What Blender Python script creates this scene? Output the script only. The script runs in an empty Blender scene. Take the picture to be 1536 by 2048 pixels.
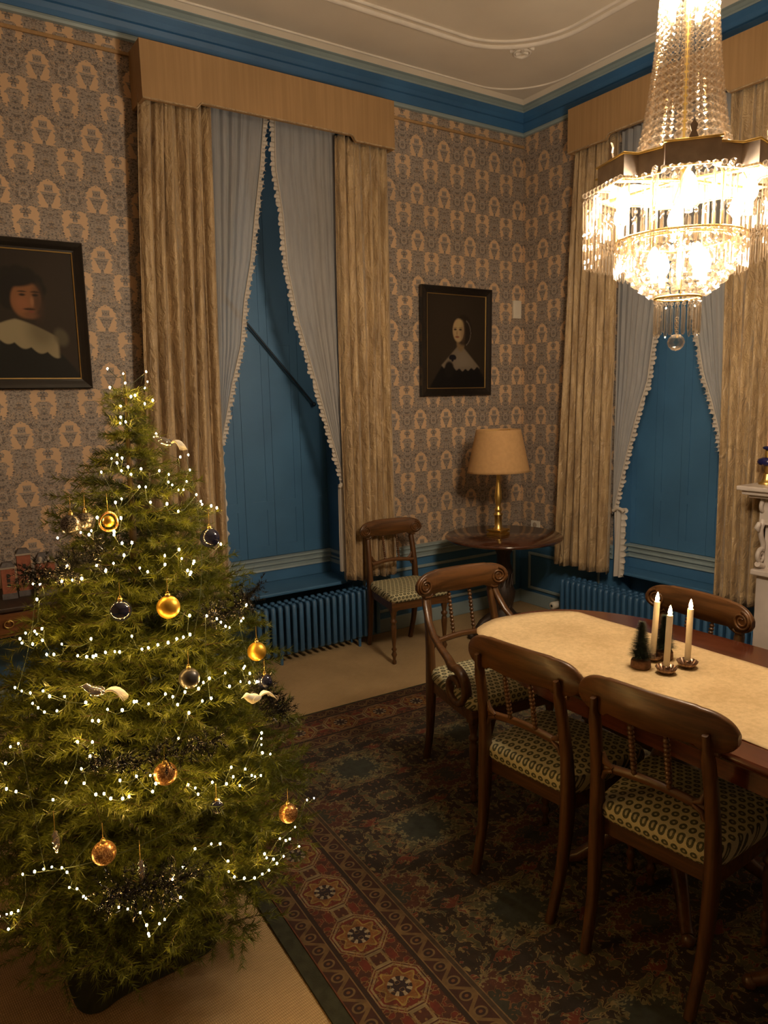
import bpy, bmesh, math, random
import numpy as np
from mathutils import Vector, Matrix
PI = math.pi
S = bpy.context.scene
COL = S.collection
# ------------------------------------------------------------------ camera
F_PX = 1449.37
YAW, PITCH, ROLL = 0.5851526, 0.15446488, 0.02224313
CAM_H = 1.65
_f = Vector((math.sin(YAW)*math.cos(PITCH), math.cos(YAW)*math.cos(PITCH), -math.sin(PITCH)))
_r = Vector((math.cos(YAW), -math.sin(YAW), 0))
_d = _f.cross(_r)
_r2 = _r*math.cos(ROLL) + _d*math.sin(ROLL)
_d2 = -_r*math.sin(ROLL) + _d*math.cos(ROLL)
cd = bpy.data.cameras.new('camera')
cam = bpy.data.objects.new('camera', cd); COL.objects.link(cam)
cam.matrix_world = Matrix(((_r2.x, -_d2.x, -_f.x, 0), (_r2.y, -_d2.y, -_f.y, 0), (_r2.z, -_d2.z, -_f.z, CAM_H), (0, 0, 0, 1)))
cd.sensor_fit = 'VERTICAL'; cd.sensor_height = 24.0
cd.lens = F_PX/2048*24.0
cd.clip_start = 0.02; cd.clip_end = 60
S.camera = cam
# ------------------------------------------------------------------ world, exposure, sampling
W = bpy.data.worlds.new('night'); S.world = W; W.use_nodes = True
W.node_tree.nodes['Background'].inputs[0].default_value = (0.02, 0.03, 0.05, 1)
W.node_tree.nodes['Background'].inputs[1].default_value = 0.05
S.view_settings.view_transform = 'Standard'; S.view_settings.look = 'None'
S.view_settings.gamma = 1; S.view_settings.use_curve_mapping = False
S.view_settings.exposure = 0.82
cy = S.cycles
cy.use_denoising = True; cy.use_adaptive_sampling = True; cy.adaptive_threshold = 0.015
cy.max_bounces = 7; cy.diffuse_bounces = 4; cy.glossy_bounces = 3; cy.transmission_bounces = 4
cy.transparent_max_bounces = 14
cy.sample_clamp_indirect = 3.0
cy.blur_glossy = 1.0
cy.caustics_reflective = False; cy.caustics_refractive = False
LAMP_BULB = 430.0      # emission of the chandelier bulbs
FAIRY = 150.0          # emission of the fairy lights
WARM = (1.0, 0.83, 0.62)
# ------------------------------------------------------------------ room dimensions (metres)
X0, Y0 = 4.095, 4.19       # inner corner of the two seen walls
XL, YF = -1.5, -1.8        # the walls behind and beside the camera
HC = 3.745                 # ceiling
rnd = random.Random(7)
# ------------------------------------------------------------------ shader expressions
class E:
    nt = None
    def __init__(s, v): s.v = v
    @staticmethod
    def wrap(x): return x if isinstance(x, E) else E(x)
    def op(s, kind, *o):
        n = E.nt.nodes.new('ShaderNodeMath'); n.operation = kind
        for i, a in enumerate((s,)+o):
            a = E.wrap(a)
            if isinstance(a.v, (int, float)): n.inputs[i].default_value = a.v
            else: E.nt.links.new(a.v, n.inputs[i])
        return E(n.outputs[0])
    def __add__(s, o): return s.op('ADD', o)
    __radd__ = __add__
    def __sub__(s, o): return s.op('SUBTRACT', o)
    def __rsub__(s, o): return E.wrap(o).op('SUBTRACT', s)
    def __mul__(s, o): return s.op('MULTIPLY', o)
    __rmul__ = __mul__
    def __truediv__(s, o): return s.op('DIVIDE', o)
    def abs(s): return s.op('ABSOLUTE')
    def frac(s): return s.op('FRACT')
    def floor(s): return s.op('FLOOR')
    def round(s): return s.op('ROUND')
    def sin(s): return s.op('SINE')
    def cos(s): return s.op('COSINE')
    def sqrt(s): return s.op('SQRT')
    def lt(s, o): return s.op('LESS_THAN', o)
    def gt(s, o): return s.op('GREATER_THAN', o)
    def min(s, o): return s.op('MINIMUM', o)
    def max(s, o): return s.op('MAXIMUM', o)
    def atan2(s, o): return s.op('ARCTAN2', o)
    def pw(s, o): return s.op('POWER', o)
    def band(s, a, w): return (s-a).abs().lt(w)
    def sm(s, a, b):
        n = E.nt.nodes.new('ShaderNodeMapRange'); n.interpolation_type = 'SMOOTHSTEP'
        E.nt.links.new(s.v, n.inputs['Value']); n.inputs['From Min'].default_value = a; n.inputs['From Max'].default_value = b
        return E(n.outputs[0])
def hyp(a, b): return (a*a+b*b).sqrt()
def vec(x, y, z=0.0):
    n = E.nt.nodes.new('ShaderNodeCombineXYZ')
    for i, a in enumerate((x, y, z)):
        a = E.wrap(a)
        if isinstance(a.v, (int, float)): n.inputs[i].default_value = a.v
        else: E.nt.links.new(a.v, n.inputs[i])
    return n.outputs[0]
def coords(kind='Object'):
    t = E.nt.nodes.new('ShaderNodeTexCoord'); s = E.nt.nodes.new('ShaderNodeSeparateXYZ')
    E.nt.links.new(t.outputs[kind], s.inputs[0])
    return E(s.outputs[0]), E(s.outputs[1]), E(s.outputs[2])
def noise(v, scale=5.0, detail=2.0, rough=0.5, dist=0.0):
    n = E.nt.nodes.new('ShaderNodeTexNoise'); E.nt.links.new(v, n.inputs['Vector'])
    n.inputs['Scale'].default_value = scale; n.inputs['Detail'].default_value = detail
    n.inputs['Roughness'].default_value = rough; n.inputs['Distortion'].default_value = dist
    return E(n.outputs[0])
def voro(v, scale=5.0, feature='F1', rand=1.0):
    n = E.nt.nodes.new('ShaderNodeTexVoronoi'); n.feature = feature; E.nt.links.new(v, n.inputs['Vector'])
    n.inputs['Scale'].default_value = scale; n.inputs['Randomness'].default_value = rand
    return E(n.outputs['Distance']), n
def mixc(fac, a, b):
    n = E.nt.nodes.new('ShaderNodeMix'); n.data_type = 'RGBA'
    fac = E.wrap(fac)
    if isinstance(fac.v, (int, float)): n.inputs[0].default_value = fac.v
    else: E.nt.links.new(fac.v, n.inputs[0])
    for i, c in ((6, a), (7, b)):
        if isinstance(c, tuple): n.inputs[i].default_value = (*c[:3], 1)
        else: E.nt.links.new(c, n.inputs[i])
    return n.outputs[2]
def new_mat(name):
    m = bpy.data.materials.new(name); m.use_nodes = True
    E.nt = m.node_tree
    return m, m.node_tree.nodes['Principled BSDF']
def setc(b, c):
    if isinstance(c, tuple): b.inputs['Base Color'].default_value = (*c[:3], 1)
    else: E.nt.links.new(c, b.inputs['Base Color'])
def bump(b, h, strength=0.3, dist=0.01):
    n = E.nt.nodes.new('ShaderNodeBump'); n.inputs['Strength'].default_value = strength
    n.inputs['Distance'].default_value = dist
    E.nt.links.new(h.v, n.inputs['Height']); E.nt.links.new(n.outputs[0], b.inputs['Normal'])
def plain(name, c, rough=0.5, metal=0.0, var=0.12, scale=9.0, bmp=0.0, coat=0.0):
    m, b = new_mat(name)
    x, y, z = coords()
    n = noise(vec(x, y, z), scale, 3)
    f = n.sm(0.3, 0.7)
    setc(b, mixc(f, tuple(k*(1-var) for k in c), tuple(min(1, k*(1+var)) for k in c)))
    b.inputs['Roughness'].default_value = rough; b.inputs['Metallic'].default_value = metal
    if coat: b.inputs['Coat Weight'].default_value = coat
    if bmp: bump(b, noise(vec(x, y, z), scale*8, 3), bmp, 0.004)
    return m
def emit(name, c, s):
    m, b = new_mat(name)
    b.inputs['Base Color'].default_value = (*c, 1)
    b.inputs['Emission Color'].default_value = (*c, 1); b.inputs['Emission Strength'].default_value = s
    return m
# ------------------------------------------------------------------ materials
def wallpaper(name, axis):
    m, b = new_mat(name)
    x, y, z = coords('Object')
    a = (x-0.648) if axis == 'x' else (y-0.12)
    u = a/0.234; v = (z-1.655)/0.305
    U = (u-u.round()).abs()                       # 0 on the big-motif column, .5 between
    B = 0.5-U
    VA = v-v.round(); v2 = v-0.5; VB = v2-v2.round()
    sv = (v*(2*PI)).sin(); cv = (v*(2*PI)).cos()
    n1 = noise(vec(U*3.2, sv*0.9, cv*0.9), 2.2, 2.5, 0.6)
    n2 = noise(vec(U*5, sv*1.4, cv*1.4+7.0), 3.4, 2.0, 0.6)
    w = (n1-0.5)*0.20
    w2 = (n2-0.5)*0.13
    def box(V, lo, hi, w, t=0.0): return V.gt(lo)*V.lt(hi)*(w+(V-lo)*t)
    # big pineapple: tan field and the motif standing in it
    jag = (VA*75).sin()*0.010+(n2-0.5)*0.16
    wa = box(VA, -.23, .28, .262)+w*0.5+jag-(VA+.06).lt(0.0)*(E.wrap(-.06)-VA)*0.35
    ia = box(VA, .15, .235, .10).max(box(VA, .09, .16, .055)).max(box(VA, -.02, .07, .20, -0.9)).max(box(VA, -.17, .02, .10, 0.35)).max(box(VA, -.24, -.16, .05)).max(box(VA, .235, .30, .045))
    wb = box(VB, -.22, .24, .05, 0.0).max(box(VB, -.22, .10, .225)).max(box(VB, .10, .24, .235, -1.40))+w*0.5+(VB*75).sin()*0.010+(n2-0.5)*0.14
    ib = box(VB, .04, .15, .085).max(box(VB, -.16, .03, .055, 0.62)).max(box(VB, -.24, -.16, .03))
    tan = (U.lt(wa))*(U.gt(ia+w2*0.55))*((VA+w2*0.35).gt(-.22+0.0)*((VA+(U-.12).abs()*.35+w2*.3).lt(.285)))*((U.gt(.15)).max(VA.gt(-.15)))
    tan2 = (B.lt(wb))*(B.gt(ib+w2*0.55))*(VB.gt(-.23)*VB.lt(.25))
    dfl = hyp(U, VB+0.03)
    tanm = tan.max(tan2)
    # pale scroll lines and darker leaf masses in the rest
    sc = n2.band(0.5, 0.022).max(n1.band(0.43, 0.016)).max(dfl.band(0.085, 0.012).max(n2.band(0.58, 0.015)))
    dk = n2.lt(0.44).max(dfl.lt(0.05)).max(n1.gt(0.60))
    leaf = n1.band(0.53, 0.012)
    tanm = tanm.max(leaf*0.6)
    ground = mixc(noise(vec(x, y, z), 1.3, 2).sm(0.3, 0.7), (0.56, 0.375, 0.225), (0.64, 0.43, 0.26))
    c = mixc(dk, (0.215, 0.18, 0.155), (0.115, 0.098, 0.092))
    c = mixc(sc*0.75, c, (0.42, 0.35, 0.29))
    c = mixc(tanm, c, ground)
    setc(b, c); b.inputs['Roughness'].default_value = 0.62
    return m
M = {}
M['wp_x'] = wallpaper('wallpaper_back', 'x'); M['wp_y'] = wallpaper('wallpaper_right', 'y')
M['blue'] = plain('blue_paint', (0.055, 0.160, 0.310), 0.42, var=0.10, scale=3)
M['cornice_blue'] = plain('cornice_blue_paint', (0.036, 0.130, 0.290), 0.5, var=0.12, scale=3)
M['pale'] = plain('pale_blue_paint', (0.27, 0.345, 0.36), 0.45, var=0.08, scale=4)
M['plaster'] = plain('ceiling_plaster', (0.80, 0.72, 0.60), 0.8, var=0.05, scale=2)
M['plaster_hi'] = plain('plaster_moulding', (0.80, 0.74, 0.66), 0.7, var=0.05, scale=8)
M['wood'] = None
def wood(name, c1, c2, rough=0.26, ax='x', coat=0.35):
    m, b = new_mat(name)
    x, y, z = coords()
    v = vec(x*3, y*40, z*40) if ax == 'x' else (vec(x*40, y*3, z*40) if ax == 'y' else vec(x*40, y*40, z*3))
    n = noise(v, 1.0, 4, 0.65, 0.8)
    setc(b, mixc(n.sm(0.32, 0.68), c1, c2)); b.inputs['Roughness'].default_value = rough
    b.inputs['Coat Weight'].default_value = coat; b.inputs['Coat Roughness'].default_value = 0.15
    return m
M['mahog'] = wood('mahogany', (0.058, 0.024, 0.007), (0.125, 0.053, 0.015), 0.36, 'z', 0.2)
M['mahog_x'] = wood('mahogany_rail', (0.060, 0.025, 0.007), (0.135, 0.056, 0.016), 0.38, 'x', 0.15)
M['table_wood'] = wood('polished_table_top', (0.060, 0.014, 0.007), (0.115, 0.030, 0.014), 0.16, 'y', 0.6)
M['round_wood'] = wood('dark_round_table_top', (0.045, 0.016, 0.009), (0.085, 0.030, 0.016), 0.14, 'x', 0.6)
M['dark_wood'] = wood('dark_carved_wood', (0.018, 0.011, 0.007), (0.04, 0.022, 0.013), 0.55, 'z', 0.0)
M['side_wood'] = wood('sideboard_wood', (0.12, 0.045, 0.015), (0.21, 0.085, 0.028), 0.3, 'x')
M['brass'] = plain('brass', (0.88, 0.62, 0.20), 0.33, 1.0, 0.08, 30)
M['bronze'] = plain('dull_bronze', (0.40, 0.32, 0.25), 0.42, 0.45, 0.15, 20)
M['black_frame'] = plain('black_frame_paint', (0.012, 0.010, 0.009), 0.22, 0, 0.1, 8, coat=0.3)
M['gold_slip'] = plain('gilt_slip', (0.62, 0.43, 0.16), 0.3, 0.9, 0.05)
M['iron'] = plain('dark_iron', (0.015, 0.03, 0.05), 0.4, 0.3)
M['shade'] = plain('cream_lampshade', (0.52, 0.31, 0.135), 0.85, 0, 0.05, 40, 0.1)
M['marble'] = plain('white_marble', (0.62, 0.55, 0.50), 0.35, 0, 0.10, 6)
M['radiator'] = plain('radiator_blue', (0.042, 0.125, 0.255), 0.38, 0.0, 0.08, 5)
M['white_plastic'] = plain('white_plastic', (0.68, 0.63, 0.54), 0.4, 0, 0.03)
M['candle'] = plain('ivory_wax', (0.85, 0.74, 0.55), 0.5, 0, 0.03)
M['tin'] = plain('old_tin_mould', (0.30, 0.19, 0.13), 0.3, 0.9, 0.35, 60)
M['bark'] = plain('log_slice', (0.17, 0.085, 0.045), 0.8, 0, 0.3, 60, 0.4)
M['trunk'] = plain('tree_trunk', (0.07, 0.045, 0.02), 0.9, 0, 0.3, 20)
M['brick_red'] = plain('red_model_walls', (0.30, 0.095, 0.05), 0.7, 0, 0.12, 60)
M['slate'] = plain('grey_model_roof', (0.11, 0.10, 0.10), 0.7, 0, 0.2, 60)
M['model_trim'] = plain('model_house_trim', (0.40, 0.33, 0.26), 0.7)
M['model_dark'] = plain('model_house_window', (0.04, 0.035, 0.03), 0.4)
M['skirt'] = plain('dark_green_cloth', (0.028, 0.032, 0.014), 0.95, 0, 0.2, 14, 0.2)
M['rug_edge'] = plain('rug_binding', (0.030, 0.030, 0.014), 0.95, 0, 0.3, 30, 0.3)
M['blueglass'] = plain('cobalt_glass', (0.012, 0.014, 0.09), 0.12, 0, 0.1)
M['pinkwax'] = plain('pink_candle', (0.75, 0.42, 0.25), 0.5, 0, 0.03)
M['b_navy'] = plain('navy_glass', (0.010, 0.012, 0.035), 0.08, 0.2, 0.1, coat=1.0)
M['b_grey'] = plain('smoky_grey', (0.075, 0.07, 0.065), 0.33, 0.5, 0.05)
M['b_gold'] = plain('matte_gold', (0.72, 0.42, 0.05), 0.38, 0.75, 0.05)
M['silver'] = plain('silver_glass', (0.55, 0.52, 0.48), 0.15, 0.9, 0.1, 60)
M['feather'] = plain('white_feather', (0.80, 0.74, 0.60), 0.9, 0, 0.06, 60)
M['wire'] = plain('green_wire', (0.02, 0.035, 0.012), 0.6)
def glitter(name, c, c2):
    m, b = new_mat(name)
    x, y, z = coords(); d, n = voro(vec(x, y, z), 420)
    sepc = E.nt.nodes.new('ShaderNodeSeparateColor'); E.nt.links.new(n.outputs['Color'], sepc.inputs[0])
    r = E(sepc.outputs[0])
    setc(b, mixc(r.sm(0.4, 0.9), c, c2)); b.inputs['Metallic'].default_value = 0.7; b.inputs['Roughness'].default_value = 0.3
    bump(b, r, 1.0, 0.006); return m
M['g_gold'] = glitter('gold_glitter', (0.35, 0.15, 0.05), (0.9, 0.55, 0.2))
M['g_grey'] = glitter('charcoal_glitter', (0.03, 0.03, 0.03), (0.22, 0.2, 0.18))
def fabric_silk():
    m, b = new_mat('tan_silk')
    x, y, z = coords()
    n = noise(vec(x*9, y*9, z*0.8), 4.0, 4, 0.65)
    n2 = noise(vec(x*30, y*30, z*260), 1.0, 2)
    n3 = noise(vec(x*4, y*4, z*2.2), 5.0, 4, 0.6, 0.8)
    c = mixc(n.sm(0.3, 0.7), (0.27, 0.175, 0.085), (0.56, 0.405, 0.22))  # slub streaks; their strong contrast also paints satin sheen into the colour
    setc(b, c); b.inputs['Roughness'].default_value = 0.34
    b.inputs['Sheen Weight'].default_value = 0.3
    b.inputs['Anisotropic'].default_value = 0.4
    bump(b, n3+n2*0.08, 0.8, 0.03); return m
M['silk'] = fabric_silk()
def pelmet_mat():
    m, b = new_mat('tan_pelmet_cloth')
    x, y, z = coords()
    n = noise(vec(x*60, y*60, z*2), 1.0, 3)
    n2 = noise(vec(x, y, z), 2.5, 2)
    c = mixc((n*0.6+n2*0.4).sm(0.3, 0.7), (0.33, 0.20, 0.088), (0.41, 0.25, 0.115))
    setc(b, c); b.inputs['Roughness'].default_value = 0.75; bump(b, n, 0.15, 0.004); return m
M['pelmet'] = pelmet_mat()
def sheer(name, tr, c):
    m, b = new_mat(name); nt = m.node_tree
    out = [n for n in nt.nodes if n.type == 'OUTPUT_MATERIAL'][0]
    b.inputs['Base Color'].default_value = (*c, 1); b.inputs['Roughness'].default_value = 0.9
    t = nt.nodes.new('ShaderNodeBsdfTransparent'); tl = nt.nodes.new('ShaderNodeBsdfTranslucent')
    tl.inputs[0].default_value = (*c, 1)
    m1 = nt.nodes.new('ShaderNodeMixShader'); m1.inputs[0].default_value = 0.25
    nt.links.new(b.outputs[0], m1.inputs[1]); nt.links.new(tl.outputs[0], m1.inputs[2])
    m2 = nt.nodes.new('ShaderNodeMixShader')
    x, y, z = coords()
    f = (noise(vec(x*40, y*40, z*6), 1.0, 2)-0.5)*0.25+tr
    nt.links.new(f.v, m2.inputs[0])
    nt.links.new(m1.outputs[0], m2.inputs[1]); nt.links.new(t.outputs[0], m2.inputs[2])
    nt.links.new(m2.outputs[0], out.inputs[0]); return m
M['sheer'] = sheer('sheer_voile', 0.36, (0.62, 0.60, 0.58))
M['ruffle'] = sheer('lace_ruffle', 0.12, (0.78, 0.71, 0.62))
def crystal(name, tr=0.62, tint=(0.93, 0.88, 0.81)):
    m, b = new_mat(name); nt = m.node_tree
    out = [n for n in nt.nodes if n.type == 'OUTPUT_MATERIAL'][0]
    t = nt.nodes.new('ShaderNodeBsdfTransparent'); t.inputs[0].default_value = (*tint, 1)
    g = nt.nodes.new('ShaderNodeBsdfGlossy'); g.inputs['Roughness'].default_value = 0.04
    g.inputs['Color'].default_value = (0.72, 0.66, 0.58, 1)
    d = nt.nodes.new('ShaderNodeBsdfTranslucent'); d.inputs[0].default_value = (0.95, 0.85, 0.72, 1)
    d2 = nt.nodes.new('ShaderNodeBsdfDiffuse'); d2.inputs[0].default_value = (0.95, 0.85, 0.72, 1)
    lw = nt.nodes.new('ShaderNodeLayerWeight'); lw.inputs[0].default_value = 0.42
    fac = (E(lw.outputs['Facing'])*0.68+0.08).min(0.85)
    dm = nt.nodes.new('ShaderNodeMixShader'); dm.inputs[0].default_value = 0.5
    nt.links.new(d.outputs[0], dm.inputs[1]); nt.links.new(d2.outputs[0], dm.inputs[2])
    gm = nt.nodes.new('ShaderNodeMixShader'); gm.inputs[0].default_value = 0.05
    nt.links.new(g.outputs[0], gm.inputs[1]); nt.links.new(dm.outputs[0], gm.inputs[2])
    mx = nt.nodes.new('ShaderNodeMixShader'); nt.links.new(fac.v, mx.inputs[0])
    nt.links.new(t.outputs[0], mx.inputs[1]); nt.links.new(gm.outputs[0], mx.inputs[2])
    nt.links.new(mx.outputs[0], out.inputs[0]); nt.nodes.remove(b); return m
M['crystal'] = crystal('cut_crystal')
M['bulb'] = emit('candle_bulb', WARM, LAMP_BULB)
M['fairy'] = emit('fairy_bulb', (1.0, 0.57, 0.17), FAIRY)
M['flame'] = emit('led_flame', (1.0, 0.60, 0.22), 60.0)
def needles():
    m, b = new_mat('fir_needles'); nt = m.node_tree
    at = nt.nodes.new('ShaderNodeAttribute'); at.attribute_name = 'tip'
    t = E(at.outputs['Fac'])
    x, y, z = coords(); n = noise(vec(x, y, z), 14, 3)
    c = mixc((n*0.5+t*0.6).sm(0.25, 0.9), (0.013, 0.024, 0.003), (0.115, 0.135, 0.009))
    setc(b, c); b.inputs['Roughness'].default_value = 0.5
    out = [k for k in nt.nodes if k.type == 'OUTPUT_MATERIAL'][0]
    tl = nt.nodes.new('ShaderNodeBsdfTranslucent'); nt.links.new(c, tl.inputs[0])
    mx = nt.nodes.new('ShaderNodeMixShader'); mx.inputs[0].default_value = 0.3
    nt.links.new(b.outputs[0], mx.inputs[1]); nt.links.new(tl.outputs[0], mx.inputs[2]); nt.links.new(mx.outputs[0], out.inputs[0])
    return m
M['needles'] = needles()
M['tinsel'] = plain('black_tinsel', (0.02, 0.02, 0.02), 0.25, 0.6, 0.5, 90)
M['brush'] = plain('bottle_brush_green', (0.022, 0.035, 0.018), 0.7, 0, 0.4, 60)
def seat_fabric():
    m, b = new_mat('patterned_seat_fabric')
    x, y, z = coords()
    u = x*37; v = (y-z*1.2)*34
    row = v.floor(); ua = u+row*0.5
    p = ua.frac()-0.5; q = v.frac()-0.5
    r = hyp(p, q)
    ring = r.gt(0.375); dot = r.lt(0.13)
    n = noise(vec(x, y, z), 260, 2)
    c = mixc(ring.max(dot*0.7), (0.048, 0.052, 0.026), (0.52, 0.47, 0.28))
    c = mixc(n.sm(0.35, 0.75)*0.3, c, (0.30, 0.27, 0.15))
    setc(b, c); b.inputs['Roughness'].default_value = 0.9; bump(b, ring, 0.4, 0.003); return m
M['seat'] = seat_fabric()
def cloth_mat():
    m, b = new_mat('cream_felt_runner')
    x, y, z = coords()
    n = noise(vec(x, y, z), 60, 4, 0.7); n2 = noise(vec(x, y, z), 7, 3)
    setc(b, mixc((n*0.6+n2*0.4).sm(0.3, 0.7), (0.60, 0.42, 0.21), (0.80, 0.59, 0.32)))
    b.inputs['Roughness'].default_value = 0.95; bump(b, n*0.5+n2, 0.3, 0.01); return m
M['runner'] = cloth_mat()
def sisal():
    m, b = new_mat('sisal_carpet')
    x, y, z = coords()
    a = (x+y*0.12)*1150; c2 = (y-x*0.12)*640
    w = a.sin()*0.5+0.5; w2 = c2.sin()*0.5+0.5
    n = noise(vec(x, y, z), 3, 3); n2 = noise(vec(x*1.0, y*9, z), 30, 2)
    f = (w*0.22+w2*0.22+n*0.45+n2*0.35).sm(0.25, 1.0)
    setc(b, mixc(f, (0.27, 0.18, 0.085), (0.58, 0.405, 0.20))); b.inputs['Roughness'].default_value = 0.95
    bump(b, w*w2, 0.5, 0.004); return m
M['sisal'] = sisal()
def rug_mat():
    m, b = new_mat('persian_rug_pile')
    x, y, z = coords()            # local: x from the left edge, -y from the far edge
    ry = 0.0-y
    d = x.min(ry)
    s = ry+(x-ry)*(ry.lt(x))
    n = noise(vec(x, y, z), 40, 3)
    # guard stripes: rosettes joined by a zigzag
    def guard(c0, hw):
        p = (s/0.062).frac()-0.5; q = (d-c0)/hw
        r = hyp(p, q*0.42)
        zz = (q-((s*(PI/0.062)).sin())*0.9).abs().lt(0.28)
        ring = r.band(0.24, 0.045)
        g = mixc(zz, (0.075, 0.022, 0.012), (0.24, 0.14, 0.05))
        g = mixc(r.lt(0.22), g, (0.04, 0.012, 0.010))
        g = mixc(ring, g, (0.26, 0.16, 0.06))
        return mixc(r.lt(0.08), g, (0.24, 0.10, 0.03))
    # main border: stepped medallions alternating with flowers
    P = 0.235
    k = s/P; p = (k.frac()-0.5)*P; q = d-0.165
    pa = p.abs(); qa = q.abs()
    oct_ = pa.max(qa*1.05).max((pa+qa)*0.74)
    p2 = ((k+0.5).frac()-0.5)*P; pb = p2.abs()
    ang = q.atan2(p); rr = hyp(p, q)
    pet = rr*((ang*8).cos()*0.18+1.0)
    dots = rr.band(0.028, 0.008)*((ang*8).cos().gt(0.2))
    nn = noise(vec(pa*30, qa*30, 1.0), 1.3, 2.0)
    mb = mixc(nn.sm(0.4, 0.6), (0.21, 0.030, 0.012), (0.10, 0.028, 0.013))
    mb = mixc(oct_.band(0.078, 0.0035).max(oct_.band(0.088, 0.002)), mb, (0.42, 0.31, 0.15))
    mb = mixc(pet.lt(0.054), mb, (0.32, 0.12, 0.025))
    mb = mixc(pet.band(0.054, 0.0035), mb, (0.45, 0.30, 0.07))
    mb = mixc(rr.lt(0.036), mb, (0.03, 0.015, 0.02))
    mb = mixc(dots, mb, (0.55, 0.46, 0.30))
    r2 = hyp(p2, q); dm = pb+qa
    sq = pb.max(qa)
    mb = mixc(sq.band(0.024, 0.004)*(pb.lt(0.03)), mb, (0.36, 0.27, 0.13))
    mb = mixc(nn.band(0.5, 0.018), mb, (0.34, 0.20, 0.06))
    # field
    PX, PY = 0.62, 0.54
    fx = x-0.35; fy = ry-0.35
    gx = (fx/PX); gy = (fy/PY)
    U = (gx-gx.round()).abs(); V = (gy-gy.round()).abs()
    f1 = noise(vec(U*3, V*3, 0.3), 3.0, 2.5, 0.6, 1.2); f2 = noise(vec(U*5, V*5, 4.3), 3.0, 2, 0.6, 1.5)
    big = hyp(U, V); bigc = hyp(U-0.5, V-0.5); 
    fl = mixc(f1.sm(0.35, 0.65), (0.030, 0.020, 0.014), (0.060, 0.032, 0.018))
    fl = mixc(f1.gt(0.56), fl, (0.13, 0.12, 0.055))
    fl = mixc(f2.gt(0.62), fl, (0.22, 0.045, 0.02))
    fl = mixc(f2.lt(0.36), fl, (0.075, 0.08, 0.05))
    fl = mixc(f1.band(0.56, 0.014).max(f2.band(0.62, 0.012)), fl, (0.36, 0.26, 0.10))
    a3 = V.atan2(U); pt = big*((a3*8).cos()*0.16+1.0)+(f2-0.5)*0.28+(f1-0.5)*0.2
    fl = mixc(pt.lt(0.2), fl, (0.12, 0.035, 0.018)); fl = mixc(pt.band(0.2, 0.012), fl, (0.32, 0.24, 0.10))
    fl = mixc(pt.lt(0.1), fl, (0.05, 0.05, 0.03)); fl = mixc(pt.band(0.1, 0.01), fl, (0.26, 0.12, 0.04))
    pc = bigc*(((V-0.5).atan2(U-0.5)*6).cos()*0.12+1.0)+(f2-0.5)*0.3
    fl = mixc(pc.lt(0.17), fl, (0.055, 0.065, 0.045)); fl = mixc(pc.band(0.17, 0.012), fl, (0.30, 0.26, 0.12))
    c = fl
    c = mixc(d.lt(0.352), c, (0.085, 0.055, 0.028))
    c = mixc(d.lt(0.335), c, guard(0.303, 0.032))
    c = mixc(d.lt(0.272), c, (0.035, 0.018, 0.010))
    c = mixc(d.lt(0.255), c, mb)
    c = mixc(d.lt(0.078), c, (0.035, 0.015, 0.010))
    c = mixc(d.lt(0.062), c, guard(0.031, 0.031))
    c = mixc(d.band(0.062, 0.002).max(d.band(0.335, 0.002)).max(d.band(0.272, 0.002)).max(d.band(0.352, 0.002)), c, (0.30, 0.18, 0.07))
    c = mixc(d.lt(0.004), c, (0.25, 0.08, 0.03))
    c = mixc(n.sm(0.3, 0.8)*0.25+0.46, c, (0.010, 0.006, 0.003))
    setc(b, c); b.inputs['Roughness'].default_value = 0.95; bump(b, n, 0.4, 0.004)
    return m
M['rug'] = rug_mat()
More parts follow.
